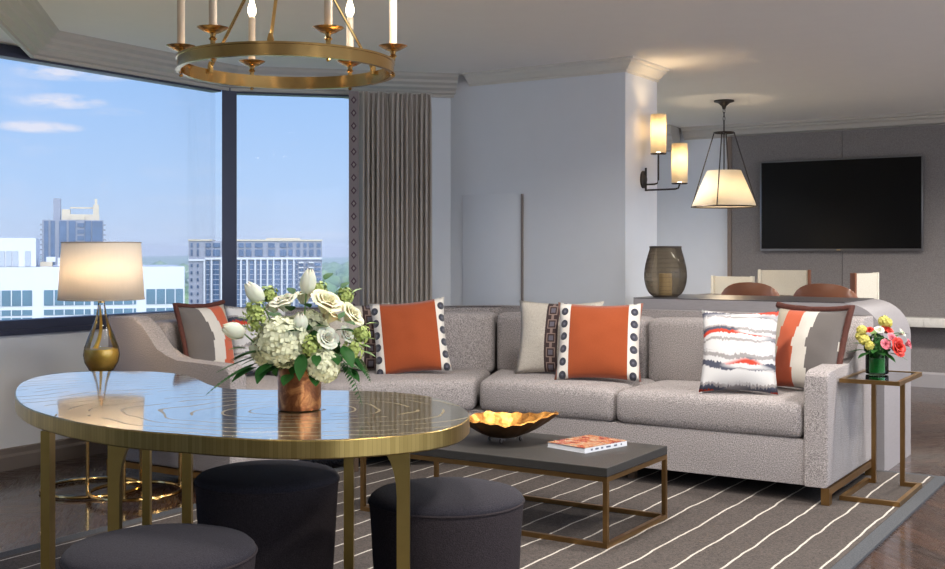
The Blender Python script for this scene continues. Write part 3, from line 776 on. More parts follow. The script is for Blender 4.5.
# ------------------------------------------------------------------ DINING SET behind console
t = thing('dining_table', 'counter-height dark wood dining table behind the console', 'table', (-3.0, 8.75, 0))
b = nb(); box(b, -.55, .55, -.62, .62, .85, .89, .008); obj('tabletop', b, M['darkwood'], t)
for sx in (-1, 1):
    for sy in (-1, 1):
        b = nb(); box(b, sx * .48 - .03, sx * .48 + .03, sy * .55 - .03, sy * .55 + .03, 0, .849); obj('leg', b, M['darkwood'], t, 0)
def leather_chair(x, y, rz, label, w=.43, top=1.04):
    t = thing('dining_chair', label, 'chair', (x, y, 0), rz, 'leather dining chairs')
    b = nb(); rbox(b, [(-.2, .0), (.2, .0), (.2, .42), (-.2, .42)], .60, .66, .025, .01, 5); obj('seat', b, M['leather'], t)
    # oval curved back shell, back side facing -y
    b = nb(); N = 28; front = []; rear = []
    cz = top - .16
    for ring in range(0, 6):
        rr = ring / 5; fr = []; re = []
        for k in range(N):
            a_ = 2 * PI * k / N; X = rr * w / 2 * math.copysign(abs(math.cos(a_)) ** .8, math.cos(a_)); Z = cz + rr * .16 * math.copysign(abs(math.sin(a_)) ** .8, math.sin(a_))
            Y = 1.1 * X * X - .02
            e = (1 - rr ** 4) * .010
            fr.append((X, Y - .006 - e, Z)); re.append((X, Y + .006 + e, Z))
        front.append([b.verts.new(p) for p in fr] if ring else [b.verts.new(fr[0])]); rear.append([b.verts.new(p) for p in re] if ring else [b.verts.new(re[0])])
    for D_, s in ((front, 1), (rear, -1)):
        for r_ in range(5):
            for k in range(N):
                if r_ == 0: b.faces.new((D_[0][0], D_[1][k], D_[1][(k + 1) % N]))
                else: b.faces.new((D_[r_][k], D_[r_ + 1][k], D_[r_ + 1][(k + 1) % N], D_[r_][(k + 1) % N]))
    for k in range(N): b.faces.new((front[5][k], front[5][(k + 1) % N], rear[5][(k + 1) % N], rear[5][k]))
    obj('backrest', b, M['leather'], t, 70)
    for sx in (-1, 1):
        b = nb(); tube(b, [(sx * .17, .05, .62), (sx * .15, .03, .80)], .01); obj('back_support', b, M['bronze'], t)
        for yy in (.03, .38):
            b = nb(); tube(b, [(sx * .18, yy, .60), (sx * .2, yy + (-.03 if yy < .2 else .03), 0)], .014, 8, r2=.009); obj('leg', b, M['darkwood'], t)
q = at(745, 7.80); leather_chair(q.x, 7.68, R(6), 'cognac leather rounded-back chair behind the console, nearer the lantern')
q = at(827, 7.80); leather_chair(q.x + .05, 7.62, R(-4), 'cognac leather rounded-back chair behind the console, nearer its curved end', .46)
def canvas_chair(x, y, rz, label, w, top, h=.26, post='strap'):
    t = thing('dining_chair', label, 'chair', (x, y, 0), rz, 'cream canvas dining chairs')
    b = nb(); rbox(b, [(-w / 2 + .02, .02), (w / 2 - .02, .02), (w / 2 - .02, .42), (-w / 2 + .02, .42)], .60, .65, .022, .008, 5); obj('seat', b, M['canvas'], t)
    b = nb(); N = 10; A_ = []
    for k in range(N + 1):
        X = -w / 2 + w * k / N; Y = .25 * X * X
        A_.append([b.verts.new((X, Y - .012, top - h)), b.verts.new((X, Y - .012, top)), b.verts.new((X, Y + .012, top)), b.verts.new((X, Y + .012, top - h))])
    for P0, P1 in zip(A_, A_[1:]):
        for j in range(4): b.faces.new((P0[j], P0[(j + 1) % 4], P1[(j + 1) % 4], P1[j]))
    b.faces.new(A_[0]); b.faces.new(A_[-1][::-1]); obj('backrest', b, M['canvas'], t)
    for sx in (-1, 1):
        b = nb(); box(b, sx * (w / 2 + .012) - .014, sx * (w / 2 + .012) + .014, -.01, .035, .0, top + .005, .004); obj('back_post', b, M['strap' if post == 'strap' and sx < 0 else 'canvas'], t)
        b = nb(); tube(b, [(sx * (w / 2 - .03), .38, .60), (sx * (w / 2 - .02), .41, 0)], .014, 8, r2=.01); obj('leg', b, M['darkwood'], t)
canvas_chair(-3.46, 9.78, R(172), 'low cream canvas chair under the pendant lamp', .36, 1.03, post='plain')
canvas_chair(-3.02, 9.85, R(196), 'tallest cream canvas chair with brown edge, below the television corner', .40, 1.09)
canvas_chair(-2.12, 9.0, R(78), 'cream canvas chair turned edge-on behind the console end', .36, 1.085)

# ------------------------------------------------------------------ C SIDE TABLE
t = thing('side_table', 'slim bronze side table with glass top beside the right sofa arm', 'side table', (-1.34, 6.0, 0))
x0, x1, y0, y1, ZT = -.138, .150, -.28, .26, .62
b = nb()
for q in ((x0, x1, y0, y0 + .02), (x0, x1, y1 - .02, y1), (x0, x0 + .02, y0 + .02, y1 - .02), (x1 - .02, x1, y0 + .02, y1 - .02)): box(b, *q, ZT - .02, ZT)
obj('top_frame', b, M['agedbrass'], t, 0)
b = nb(); box(b, x0 + .021, x1 - .021, y0 + .021, y1 - .021, ZT - .010, ZT - .003); obj('glass_top', b, M['tableglass'], t, 0)
zb = RZ
b = nb(); box(b, x0, x1, y0, y0 + .022, zb, zb + .022); box(b, x0, x0 + .022, y0 + .022, y1, zb, zb + .022); box(b, x1 - .022, x1, y0 + .022, y1, zb, zb + .022)
box(b, x0 + .022, x0 + .056, y1 - .022, y1, zb, zb + .022); box(b, x1 - .107, x1 - .022, y1 - .022, y1, zb, zb + .022)
obj('base_frame', b, M['agedbrass'], t, 0)
for xx in (x0 + .034, x1 - .107):
    b = nb(); box(b, xx, xx + .022, y1 - .022, y1, zb + .0223, ZT - .0205); obj('upright', b, M['agedbrass'], t, 0)

# ------------------------------------------------------------------ COFFEE TABLE
t = thing('coffee_table', 'low rectangular coffee table with dark top and thin bronze frame', 'coffee table', (-2.7, 4.58, 0))
hx, hy = .65, .32
b = nb(); box(b, -hx, hx, -hy, hy, .312, .35, .002); obj('tabletop', b, M['coffee'], t, 0)
b = nb(); w_ = .02
for z in (.291, RZ):
    box(b, -hx, hx, -hy, -hy + w_, z, z + .02); box(b, -hx, hx, hy - w_, hy, z, z + .02)
    box(b, -hx, -hx + w_, -hy + w_, hy - w_, z, z + .02); box(b, hx - w_, hx, -hy + w_, hy - w_, z, z + .02)
obj('frame_rails', b, M['agedbrass'], t, 0)
for sx in (-1, 1):
    for sy in (-1, 1):
        cx, cy = sx * (hx - w_ / 2), sy * (hy - w_ / 2)
        b = nb(); box(b, cx - w_ / 2, cx + w_ / 2, cy - w_ / 2, cy + w_ / 2, RZ + .0203, .2907); obj('leg', b, M['agedbrass'], t, 0)
# bowl
t = thing('decorative_bowl', 'gold leaf-shaped bowl with rippled rim on the coffee table', 'bowl', (-2.755, 4.60, .3503), R(32.5))
b = nb(); NR, NA = 9, 72; V_ = []
def bowlp(rr, a_, inn):
    ex = .20 * (1 + .04 * math.sin(5 * a_ + 1)); ey = .185 * (1 + .05 * math.sin(7 * a_))
    tip = .055 * max(0, math.cos(a_)) ** 6
    X = rr * (ex * math.cos(a_) + tip * rr ** 2); Y = rr * ey * math.sin(a_)
    Z = .018 + .085 * rr ** 2.2 + .022 * rr ** 4 * max(0, math.cos(a_)) + (.004 * math.sin(a_ * 17) * rr ** 3) + .008 * rr ** 3 * math.sin(3 * a_ + 2)
    k = 1.0 if not inn else .97
    return (X * k, Y * k, Z + (.006 if inn else 0))
def bowl_surface(b, inn):
    rings = []
    for i in range(1, NR + 1): rings.append([b.verts.new(bowlp(i / NR, 2 * PI * j / NA, inn)) for j in range(NA)])
    c = b.verts.new(bowlp(0, 0, inn))
    for j in range(NA): b.faces.new((c, rings[0][j], rings[0][(j + 1) % NA]))
    for A_, B_ in zip(rings, rings[1:]):
        for j in range(NA): b.faces.new((A_[j], B_[j], B_[(j + 1) % NA], A_[(j + 1) % NA]))
    return rings[-1]
r1 = bowl_surface(b, True); 
r2 = [b.verts.new(bowlp(1.0, 2 * PI * j / NA, False)) for j in range(NA)]
for j in range(NA): b.faces.new((r1[j], r2[j], r2[(j + 1) % NA], r1[(j + 1) % NA]))
obj('bowl_inside', b, M['goldleaf'], t, 60, label='gold leaf inside')
b = nb(); bowl_surface(b, False); obj('bowl_shell', b, M['bowl_out'], t, 60, label='dark bronze outside')
for a_ in (20, 140, 260):
    b = nb(); lathe(b, [(.004, 0), (.008, .004), (.008, .012), (.005, .022)], 12, c=(.085 * math.cos(R(a_)), .055 * math.sin(R(a_)))); obj('foot', b, M['bronze'], t)
# book
def gp(px, py, z):
    t_ = (EYE - z) * FPX / (py - 252); return at(px, t_, z)
pc = [gp(553, 448, .35), gp(591, 454.5, .35), gp(621, 445, .35), gp(583.5, 439, .35)]
cen = sum(pc, Vector()) / 4
dx = (pc[1] - pc[0]); ang = math.atan2(dx.y, dx.x)
bw, bd = (pc[1] - pc[0]).length, (pc[2] - pc[1]).length
t = thing('book', 'thick glossy magazine with a colourful cover on the coffee table', 'book', (cen.x, cen.y, .3503), ang)
m = NT('magazine_cover'); o_ = m.obj(); x, y, z = m.sep(o_)
n1 = m.noise(o_, 26, 4, .6, .4); n2 = m.noise(o_, 60, 2)
c = m.ramp(n1, [(.30, (.04, .025, .025)), (.42, (.30, .035, .025)), (.52, (.36, .15, .06)), (.60, (.42, .30, .20)), (.70, (.12, .07, .05))])
c = m.mix(m.m('GREATER_THAN', n2, .66), c, (.40, .34, .28))
m.done(m.pbr(c, .25)); M['cover'] = m.mat
b = nb(); box(b, -bw / 2, bw / 2, -bd / 2, bd / 2, .0, .0018); box(b, bw / 2 - .003, bw / 2, -bd / 2, bd / 2, .0018, .0225); obj('back_cover', b, plain('cover_white', (.75, .75, .78), .3), t, 0)
b = nb(); box(b, -bw / 2, bw / 2, -bd / 2, bd / 2, .0226, .0245); obj('front_cover', b, M['cover'], t, 0, label='cover crowded with warm coloured pictures')
b = nb(); box(b, -bw / 2 + .003, bw / 2 - .004, -bd / 2 + .003, bd / 2 - .003, .002, .0224); obj('pages', b, plain('pages', (.72, .72, .76), .8, bump=.3, bscale=800), t, 0)
b = nb()
for u, w2 in ((-.34, .03), (-.22, .05), (-.10, .035), (.05, .07), (.22, .05), (.36, .02)):
    box(b, bw / 2 + .0002, bw / 2 + .0010, u * bd - w2 * bd / 1.4, u * bd + w2 * bd / 1.4, .008, .016)
obj('spine_lettering', b, plain('spine_ink', (.12, .13, .18), .5), t, 0)

# ------------------------------------------------------------------ BIG OVAL TABLE
TH = .74
outline = [(14.5, 393), (17, 385.7), (24, 381), (37, 376.5), (55, 373.6), (74, 372), (100, 371.2), (129, 371), (150, 371.3), (166, 372.4), (180, 374), (192, 376.8), (200, 380), (207, 383.6), (217, 387), (228, 388.8), (245, 389.6), (276, 390), (322, 390.2), (360, 390.6), (395, 392), (420, 394.6), (440, 398.5), (456, 403.5), (466, 409), (470.6, 415), (467, 420), (457, 426), (436, 431), (405, 435.0), (379, 437), (345, 439.2), (310, 440), (279, 439.8), (255, 439), (232, 437.6), (205, 436), (183, 434), (158, 432.4), (133, 430.3), (115, 428.2), (98, 425.6), (80, 422.5), (64, 419), (48, 415), (34, 410.6), (23, 405.5), (16.5, 399.5)]
W_ = [gp(px, py, TH) for px, py in outline]
# smooth the outline (chaikin), keep it closed
P2 = [(p.x, p.y) for p in W_]
for _ in range(2):
    Q = []
    for i in range(len(P2)):
        a_, b_ = P2[i], P2[(i + 1) % len(P2)]
        Q += [(a_[0] * .75 + b_[0] * .25, a_[1] * .75 + b_[1] * .25), (a_[0] * .25 + b_[0] * .75, a_[1] * .25 + b_[1] * .75)]
    P2 = Q
tc = at(300, 3.64)
t = thing('oval_table', 'large kidney-shaped brass inlaid table carrying the white bouquet', 'table', (tc.x, tc.y, 0))
loc2 = [(x - tc.x, y - tc.y) for x, y in P2]
def shrink(pts, d):
    cx = sum(p[0] for p in pts) / len(pts); cy = sum(p[1] for p in pts) / len(pts); out = []
    n = len(pts)
    area = sum(pts[i][0] * pts[(i + 1) % n][1] - pts[(i + 1) % n][0] * pts[i][1] for i in range(n)); sg = 1 if area > 0 else -1
    for i in range(n):
        a_, b_ = pts[i - 1], pts[(i + 1) % n]; e = Vector((b_[0] - a_[0], b_[1] - a_[1])).normalized()
        out.append((pts[i][0] - e.y * d * sg, pts[i][1] + e.x * d * sg))
    return out
b = nb(); rows = []
for d, z in ((.004, TH - .054), (0, TH - .050), (0, TH - .004), (.003, TH - .0015)):
    rows.append([b.verts.new((x, y, z)) for x, y in (shrink(loc2, d) if d else loc2)])
n = len(loc2)
for A_, B_ in zip(rows, rows[1:]):
    for i in range(n): b.faces.new((A_[i], A_[(i + 1) % n], B_[(i + 1) % n], B_[i]))
b.faces.new(rows[0][::-1]); b.faces.new(rows[-1]); obj('edge_band', b, M['goldedge'], t, 40)
b = nb(); prism(b, shrink(loc2, .003), TH - .0013, TH); obj('tabletop', b, M['goldtop'], t, 30)
def leg_blade(px, tt, width, brk=0, thick=.03, ang=None, zz=None):
    p = at(px, tt); b = nb(); zt = TH - .0545
    yaw = YAW if ang is None else ang
    pts = [(-width / 2, 0), (width / 2, 0)]
    if brk > 0:
        pts += [(width / 2, zt - .16)] + [(width / 2 + brk * (1 - math.cos(R(a_))), zt - .16 + .15 * math.sin(R(a_))) for a_ in range(15, 91, 15)] + [(width / 2 + brk, zt), (-width / 2, zt)]
    elif brk < 0:
        k = -brk
        pts += [(width / 2, zt), (-width / 2 - k, zt)] + [(-width / 2 - k * (1 - math.cos(R(a_))), zt - .16 + .15 * math.sin(R(a_))) for a_ in range(90, -1, -15)]
    else: pts += [(width / 2, zt), (-width / 2, zt)]
    A_ = [b.verts.new((x, -thick / 2, z)) for x, z in pts]; B_ = [b.verts.new((x, thick / 2, z)) for x, z in pts]
    b.faces.new(A_); b.faces.new(B_[::-1]); n = len(pts)
    for i in range(n): b.faces.new((A_[i], A_[(i + 1) % n], B_[(i + 1) % n], B_[i]))
    o = obj('leg', b, M['goldleg'], t, 30); o.location = (p.x - tc.x, p.y - tc.y, zz if zz is not None else RZ); o.rotation_euler = (0, 0, yaw)
    # shorten so the top still meets the tabletop
    for v in o.data.vertices:
        if v.co.z > .3: v.co.z -= (zz if zz is not None else RZ)
leg_blade(48, 3.58, .028, 0, .05, zz=.0005)
leg_blade(115, 3.48, .036, .055)
leg_blade(403.5, 3.34, .038, -.065)
leg_blade(147, 4.45, .030, 0)
leg_blade(187.5, 4.2, .034, 0)
leg_blade(349, 3.98, .034, 0)

# ------------------------------------------------------------------ STOOLS
def stool():
    t = thing('stool', '', 'stool', (0, 0, 0), 0, 'dark round upholstered stools under the oval table')
    b = nb(); prof = [(.222, 0), (.226, .03), (.236, .20), (.246, .38), (.250, .425), (.249, .432)]
    lathe(b, prof, 64); obj('body', b, M['stool'], t)
    b = nb(); lathe(b, [(.249, .4325), (.2505, .437), (.247, .446), (.236, .456), (.20, .466), (.14, .473), (.07, .476), (.005, .477)], 64); obj('seat_pad', b, M['stool_top'], t, 80)
    b = nb(); tube(b, [(.2505 * math.cos(2 * PI * k / 64), .2505 * math.sin(2 * PI * k / 64), .4322) for k in range(64)], .0042, 8, closed=True); obj('piping', b, M['stool'], t)
    return t
s0 = stool()
for i, (px, tt, lab) in enumerate(((267.5, 3.98, 'dark grey round upholstered stool directly below the white bouquet'),
                                   (446.5, 3.66, 'dark grey round upholstered stool in front of the coffee table'),
                                   (160.5, 3.00, 'dark grey round upholstered stool nearest the camera at lower left'))):
    s = s0 if i == 0 else copy_tree(s0)
    p = at(px, tt); s.location = (p.x, p.y, RZ); s['label'] = lab

# ------------------------------------------------------------------ NESTING LAMP TABLES + LAMP
def ring_table(name, label, cx, cy, r, H, legs, top_mat, z0=0.0):
    t = thing(name, label, 'side table', (cx, cy, 0), 0)
    b = nb(); tube(b, [(r * math.cos(2 * PI * k / 64), r * math.sin(2 * PI * k / 64), z0 + .011) for k in range(64)], .010, 8, closed=True); obj('base_ring', b, M['brass'], t)
    b = nb(); lathe(b, [(r - .004, H - .02), (r + .012, H - .018), (r + .012, H - .002), (r - .004, H)], 64); obj('tabletop', b, top_mat, t)
    for a_ in legs:
        b = nb(); tube(b, [(r * math.cos(R(a_)), r * math.sin(R(a_)), z0 + .02), (r * math.cos(R(a_)), r * math.sin(R(a_)), H - .02)], .009, 8); obj('leg', b, M['brass'], t)
toptint = plain('dark_marble_top', (.10, .09, .09), .2, var=.3)
ring_table('nesting_table', 'taller round brass ring-base side table under the lamp', -4.88, 3.93, .25, .60, [math.degrees(math.atan2(gp(a_, b_, .01).y - 3.93, gp(a_, b_, .01).x + 4.88)) for a_, b_ in ((60, 487), (84, 506))] + [45], toptint)
ring_table('nesting_table', 'shorter round brass ring-base side table in front of the sofa arm', -4.54, 3.93, .225, .50, [math.degrees(math.atan2(gp(a_, b_, .01).y - 3.93, gp(a_, b_, .01).x + 4.54)) for a_, b_ in ((119, 509), (178, 491))] + [130], toptint, .021)
lp = at(101.5, 5.88)
t = thing('table_lamp', 'table lamp with cream drum shade and gold teardrop glass base', 'lamp', (lp.x, lp.y, .6005))
b = nb(); lathe(b, [(.055, 0), (.058, .006), (.05, .012), (.03, .014)], 40); obj('base_disc', b, M['clear'], t)
glass = [(.03, .014), (.062, .035), (.085, .075), (.092, .115), (.086, .155), (.066, .21), (.044, .265), (.028, .315), (.020, .36), (.017, .385)]
b = nb(); lathe(b, glass, 40, cap=False); obj('glass_body', b, M['clear'], t)
b = nb(); lathe(b, [(.02, .017)] + [(r_ * .95, z + .003) for r_, z in glass[1:4]] + [(.083, .145), (.06, .150), (.004, .14)], 40); obj('gold_lining', b, M['lampgold'], t, label='gold-coated lower half')
b = nb()
strk = []
for k in range(9): 
    z = .13 + .03 * k; rr = .078 * (1 - k / 11.5); strk.append((-rr * .75, rr * .55 * math.sin(k * .35), z))
tube(b, strk, .013, 8, r2=.004); obj('gold_streak', b, M['lampgold'], t)
b = nb(); lathe(b, [(.018, .385), (.018, .40), (.008, .405), (.008, .50)], 20); obj('neck', b, M['brass'], t)
b = nb(); lathe(b, [(.216, .402), (.198, .70)], 64, cap=False); o = obj('lamp_shade', b, M['shade'], t); m_ = o.modifiers.new('t', 'SOLIDIFY'); m_.thickness = .003
tape = plain('shade_trim_tape', (.42, .35, .28), .7)
for z, r_ in ((.404, .2165), (.699, .1985)):
    b = nb(); tube(b, [(r_ * math.cos(2 * PI * k / 64), r_ * math.sin(2 * PI * k / 64), z) for k in range(64)], .003, 6, closed=True)
    obj('shade_trim', b, tape, t)
b = nb()
for a_ in (0, 120, 240): tube(b, [(0, 0, .50), (.196 * math.cos(R(a_)), .196 * math.sin(R(a_)), .69)], .002, 6)
obj('shade_spider', b, M['brass'], t)
b = nb(); lathe(b, [(.012, .50), (.03, .55), (.03, .575), (.01, .595)], 16); obj('bulb', b, M['bulb'], t)
l = bpy.data.lights.new('lamp_glow', 'POINT'); l.energy = 5; l.color = (1, .74, .45); l.shadow_soft_size = .03
lo = bpy.data.objects.new('lamp_glow', l); COL.objects.link(lo); lo.parent = t; lo.location = (.03, -.05, .55)

# ------------------------------------------------------------------ CHANDELIER
cp = at(287, 4.34)
t = thing('chandelier', 'round brass ring chandelier with candle lights above the oval table', 'chandelier', (cp.x, cp.y, 0), YAW)
RR, ZR = .413, 1.985
b = nb(); n = 96; prof = [(RR - .016, ZR - .05), (RR + .002, ZR - .05), (RR + .002, ZR - .045), (RR - .002, ZR - .044), (RR - .002, ZR - .008), (RR + .002, ZR - .007), (RR + .002, ZR), (RR - .016, ZR)]
rings = [[b.verts.new((r_ * math.cos(2 * PI * i / n), r_ * math.sin(2 * PI * i / n), z)) for i in range(n)] for r_, z in prof]
for k in range(len(prof)):
    A_, B_ = rings[k], rings[(k + 1) % len(prof)]
    for i in range(n): b.faces.new((A_[i], A_[(i + 1) % n], B_[(i + 1) % n], B_[i]))
obj('ring', b, M['brass'], t, 30)
hubz = 2.505
for a_ in (271, 150, 38):
    c, s = math.cos(R(a_)), math.sin(R(a_)); b = nb()
    tube(b, [((RR - .02) * c, (RR - .02) * s, ZR + .005), (.03 * c, .03 * s, hubz)], .0065, 8); obj('rod', b, M['brass'], t)
    b = nb(); lathe(b, [(.012, ZR - .015), (.012, ZR + .012), (.007, ZR + .03)], 12, c=((RR - .02) * c, (RR - .02) * s)); obj('rod_socket', b, M['brass'], t)
b = nb(); lathe(b, [(.008, hubz - .03), (.034, hubz - .015), (.036, hubz + .008), (.01, hubz + .012), (.008, CEIL - .02), (.06, CEIL - .015), (.065, CEIL - .001)], 28); obj('canopy', b, M['brass'], t)
for a_ in (180, 240, 300, 0, 60, 120):
    c, s = math.cos(R(a_)), math.sin(R(a_)); X, Y = (RR - .005) * c, (RR - .005) * s
    b = nb(); lathe(b, [(.004, ZR - .062), (.009, ZR - .056), (.006, ZR - .051)], 14, c=(X, Y)); obj('finial', b, M['brass'], t)
    b = nb(); lathe(b, [(.009, ZR + .001), (.009, ZR + .012), (.015, ZR + .018), (.009, ZR + .026), (.012, ZR + .036), (.03, ZR + .042)], 20, c=(X, Y)); obj('candle_stem', b, M['brass'], t)
    b = nb(); prof = [(.004, ZR + .040), (.03, ZR + .043), (.050, ZR + .054), (.056, ZR + .058), (.052, ZR + .059), (.03, ZR + .051), (.004, ZR + .049)]
    lathe(b, prof, 28, c=(X, Y)); obj('drip_cup', b, M['brasscup'], t)
    b = nb(); lathe(b, [(.0145, ZR + .0505), (.0145, ZR + .240), (.010, ZR + .243)], 18, c=(X, Y)); obj('candle_sleeve', b, M['candle'], t)
    b = nb(); lathe(b, [(.008, ZR + .243), (.017, ZR + .26), (.017, ZR + .28), (.008, ZR + .31), (.002, ZR + .33)], 14, c=(X, Y)); obj('bulb', b, M['bulb'], t)

# ------------------------------------------------------------------ FLOWERS
def petal_ring(bm, c, axis, n, r0, r1, h, curl, width, a0=0, frill=0, zbase=0, nu=6, nv=5):
    ax = axis.normalized(); X = ax.orthogonal().normalized(); Y = ax.cross(X)
    for k in range(n):
        ac = a0 + 2 * PI * k / n; g = []
        for i in range(nu + 1):
            u = -1 + 2 * i / nu; row = []
            for j in range(nv + 1):
                v = j / nv
                wv = math.sin(min(1, v * 1.25 + .12) * PI * .52)
                if v > .75: wv *= 1 - ((v - .75) / .25) ** 2 * .42 * abs(u)
                a_ = ac + u * width * wv
                rr = r0 + (r1 - r0) * v ** .9 + curl * max(0, v - .7) * 2 + random.uniform(-1, 1) * frill
                z = zbase + h * math.sin(v * PI / 2 * .95) - abs(u) ** 2 * h * .12 * v - max(0, v - .8) * curl * 2
                row.append(bm.verts.new(c + X * (rr * math.cos(a_)) + Y * (rr * math.sin(a_)) + ax * z))
            g.append(row)
        for i in range(nu):
            for j in range(nv): bm.faces.new((g[i][j], g[i + 1][j], g[i + 1][j + 1], g[i][j + 1]))
def rose(bm, c, axis, R_):
    for k, (n, r0, r1, h, cu, w) in enumerate(((3, .03, .10, .95, -.03, 1.3), (4, .08, .24, 1.0, 0, 1.0), (5, .12, .42, .98, .08, .8), (5, .15, .62, .95, .12, .80), (6, .18, .82, .84, .20, .70))):
        petal_ring(bm, c - axis.normalized() * R_ * .5, axis, n, r0 * R_, r1 * R_, h * R_, cu * R_, w, a0=k * 1.1 + random.random())
def tulip(bm, c, axis, R_, H_):
    for k, s in ((0, .92), (1, 1)):
        ax = axis.normalized(); X = ax.orthogonal().normalized(); Y = ax.cross(X)
        for q in range(3):
            ac = 2 * PI * q / 3 + k * PI / 3; g = []
            for i in range(9):
                u = -1 + 2 * i / 8; row = []
                for j in range(9):
                    v = j / 8; rr = R_ * s * (math.sin(min(1, v * .82 + .12) * PI) ** .7) * (1 - .12 * v) ; wv = math.sin((v * .93 + .05) * PI) ** .55 * 1.05
                    a_ = ac + u * wv * .98; row.append(bm.verts.new(c + X * rr * math.cos(a_) + Y * rr * math.sin(a_) + ax * (H_ * v - abs(u) * H_ * .07 * v)))
                g.append(row)
            for i in range(8):
                for j in range(8): bm.faces.new((g[i][j], g[i + 1][j], g[i + 1][j + 1], g[i][j + 1]))
def cluster(bm, c, R_, n, fs, petals=4, squash=1.0, jit=.86, up=Vector((0, 0, 1))):
    for k in range(n):
        z = 1 - 2 * (k + .5) / n; ph = k * 2.39996; rr = math.sqrt(max(0, 1 - z * z))
        d = Vector((rr * math.cos(ph), rr * math.sin(ph), z * squash)); d = (d + Vector([random.uniform(-.12, .12) for _ in range(3)])).normalized()
        p = c + d * R_ * random.uniform(jit, 1.04 + (.86 - jit) * .3); X = d.orthogonal().normalized(); Y = d.cross(X); rot = random.random() * 6
        X, Y = X * math.cos(rot) + Y * math.sin(rot), Y * math.cos(rot) - X * math.sin(rot)
        ctr = bm.verts.new(p)
        for q in range(petals):
            a_ = 2 * PI * q / petals; e = X * math.cos(a_) + Y * math.sin(a_); f = Y * math.cos(a_) - X * math.sin(a_)
            v1 = bm.verts.new(p + e * fs * .55 + f * fs * .42 + d * fs * .12); v2 = bm.verts.new(p + e * fs + d * fs * .22); v3 = bm.verts.new(p + e * fs * .55 - f * fs * .42 + d * fs * .12)
            bm.faces.new((ctr, v1, v2, v3))
def leaf(bm, p, d, L_, W_2, up=Vector((0, 0, 1)), droop=.25, fold=.18):
    d = d.normalized(); s = d.cross(up)
    if s.length < .1: s = d.cross(Vector((1, 0, 0)))
    s.normalize(); nrm = s.cross(d).normalized(); n = 8; rows = []
    for i in range(n + 1):
        v = i / n; w = W_2 * (math.sin(v * PI) ** .8) * (1 - .25 * v) if 0 < v < 1 else .0006
        c = p + d * L_ * v - nrm * 0 - Vector((0, 0, 1)) * droop * L_ * v * v
        rows.append([bm.verts.new(c - s * w + nrm * w * fold), bm.verts.new(c - s * w * .5 + nrm * w * fold * .4), bm.verts.new(c), bm.verts.new(c + s * w * .5 + nrm * w * fold * .4), bm.verts.new(c + s * w + nrm * w * fold)])
    for A_, B_ in zip(rows, rows[1:]):
        for j in range(4): bm.faces.new((A_[j], A_[j + 1], B_[j + 1], B_[j]))
def fern(bm, p, d, L_, W_2, droop=.5):
    d = d.normalized(); s = d.cross(Vector((0, 0, 1))).normalized(); pts = []
    for i in range(15):
        v = i / 14; pts.append(p + d * L_ * v - Vector((0, 0, 1)) * droop * L_ * v * v)
    tube(bm, pts, .0016, 5, r2=.0006)
    for i in range(1, 14):
        tg = (pts[min(i + 1, 14)] - pts[i - 1]).normalized(); w = W_2 * math.sin((.12 + .88 * (1 - i / 14)) * PI * .62)
        for sg in (-1, 1): leaf(bm, pts[i], s * sg + tg * .55, w, w * .17, droop=.1, fold=.05)

# white bouquet in the copper vase
vp = at(299.5, 3.65)
t = thing('flower_arrangement', 'bouquet of white roses, tulips and hydrangeas in a copper vase on the oval table', 'flowers', (vp.x, vp.y, TH + .0005), YAW)
b = nb(); lathe(b, [(.060, 0), (.068, .003), (.0695, .01), (.0695, .138), (.0665, .138), (.0665, .012), (.002, .010)], 48); obj('vase', b, M['copper'], t)
K = .00324
def fl(px, py, dep=0): return Vector(((px - 299.5) * K, dep, (411 - py) * K))
def out(p, up=.35): v = Vector((p.x, p.y, p.z - .20 + up * .2)); return v.normalized()
def stem_to(p): 
    b = nb(); tube(b, [(0, 0, .05), (p.x * .4, p.y * .4, .05 + (p.z - .05) * .5), p], .0028, 6); return b
for px, py, dep, hr, hh in ((257, 297, -.01, .028, .082), (309, 286, -.03, .028, .082), (241, 331, -.08, .029, .074), (305, 322, -.10, .026, .060)):
    p = fl(px, py, dep); b = nb(); ax = Vector((p.x * .9, p.y * .4, .16)) if px != 241 else Vector((-.14, -.05, .05))
    tulip(b, p - ax.normalized() * .028, ax, hr, hh); o = obj('tulip', b, M['petal'], t, 180)
    b = stem_to(p - ax.normalized() * .028); obj('stem', b, M['stem'], t)
for px, py, dep, r_, mt in ((328, 305, -.05, .062, 'petal_cream'), (352, 317, -.03, .050, 'petal_cream'), (285, 305, -.02, .052, 'petal'), (331, 338, -.11, .042, 'petal'), (272, 309, 0.02, .04, 'petal'), (348, 335, -.06, .034, 'petal'), (300, 300, .07, .045, 'petal'), (325, 320, .08, .05, 'petal_cream')):
    p = fl(px, py, dep); b = nb(); ax = Vector((p.x * 1.2, p.y - .05, p.z - .14)); rose(b, p, ax, r_); obj('rose', b, M[mt], t, 180)
for px, py, dep, r_ in ((287, 341, -.09, .080), (328, 364, -.11, .050), (270, 350, -.03, .055), (305, 335, .06, .07)):
    p = fl(px, py, dep); b = nb(); cluster(b, p, r_, 150 if r_ > .06 else 85, .019); lathe(b, [(.001, -r_ * .85), (r_ * .6, -r_ * .6), (r_ * .86, 0), (r_ * .6, r_ * .6), (.001, r_ * .85)], 16, c=(0, 0))
    b.verts.ensure_lookup_table()
    for v in b.verts[-16 * 5:]: v.co += p
    obj('hydrangea', b, M['hydr'], t, 0)
for px, py, dep, r_ in ((262, 324, -.05, .045), (256, 312, -.02, .035), (316, 345, -.12, .032), (355, 350, -.06, .036), (362, 335, -.04, .028), (268, 297, .02, .028), (318, 292, .02, .028), (344, 298, .03, .028)):
    p = fl(px, py, dep); b = nb(); cluster(b, p, r_, 120, .0075, 5, jit=.45); obj('filler_sprig', b, M['filler'], t, 0)
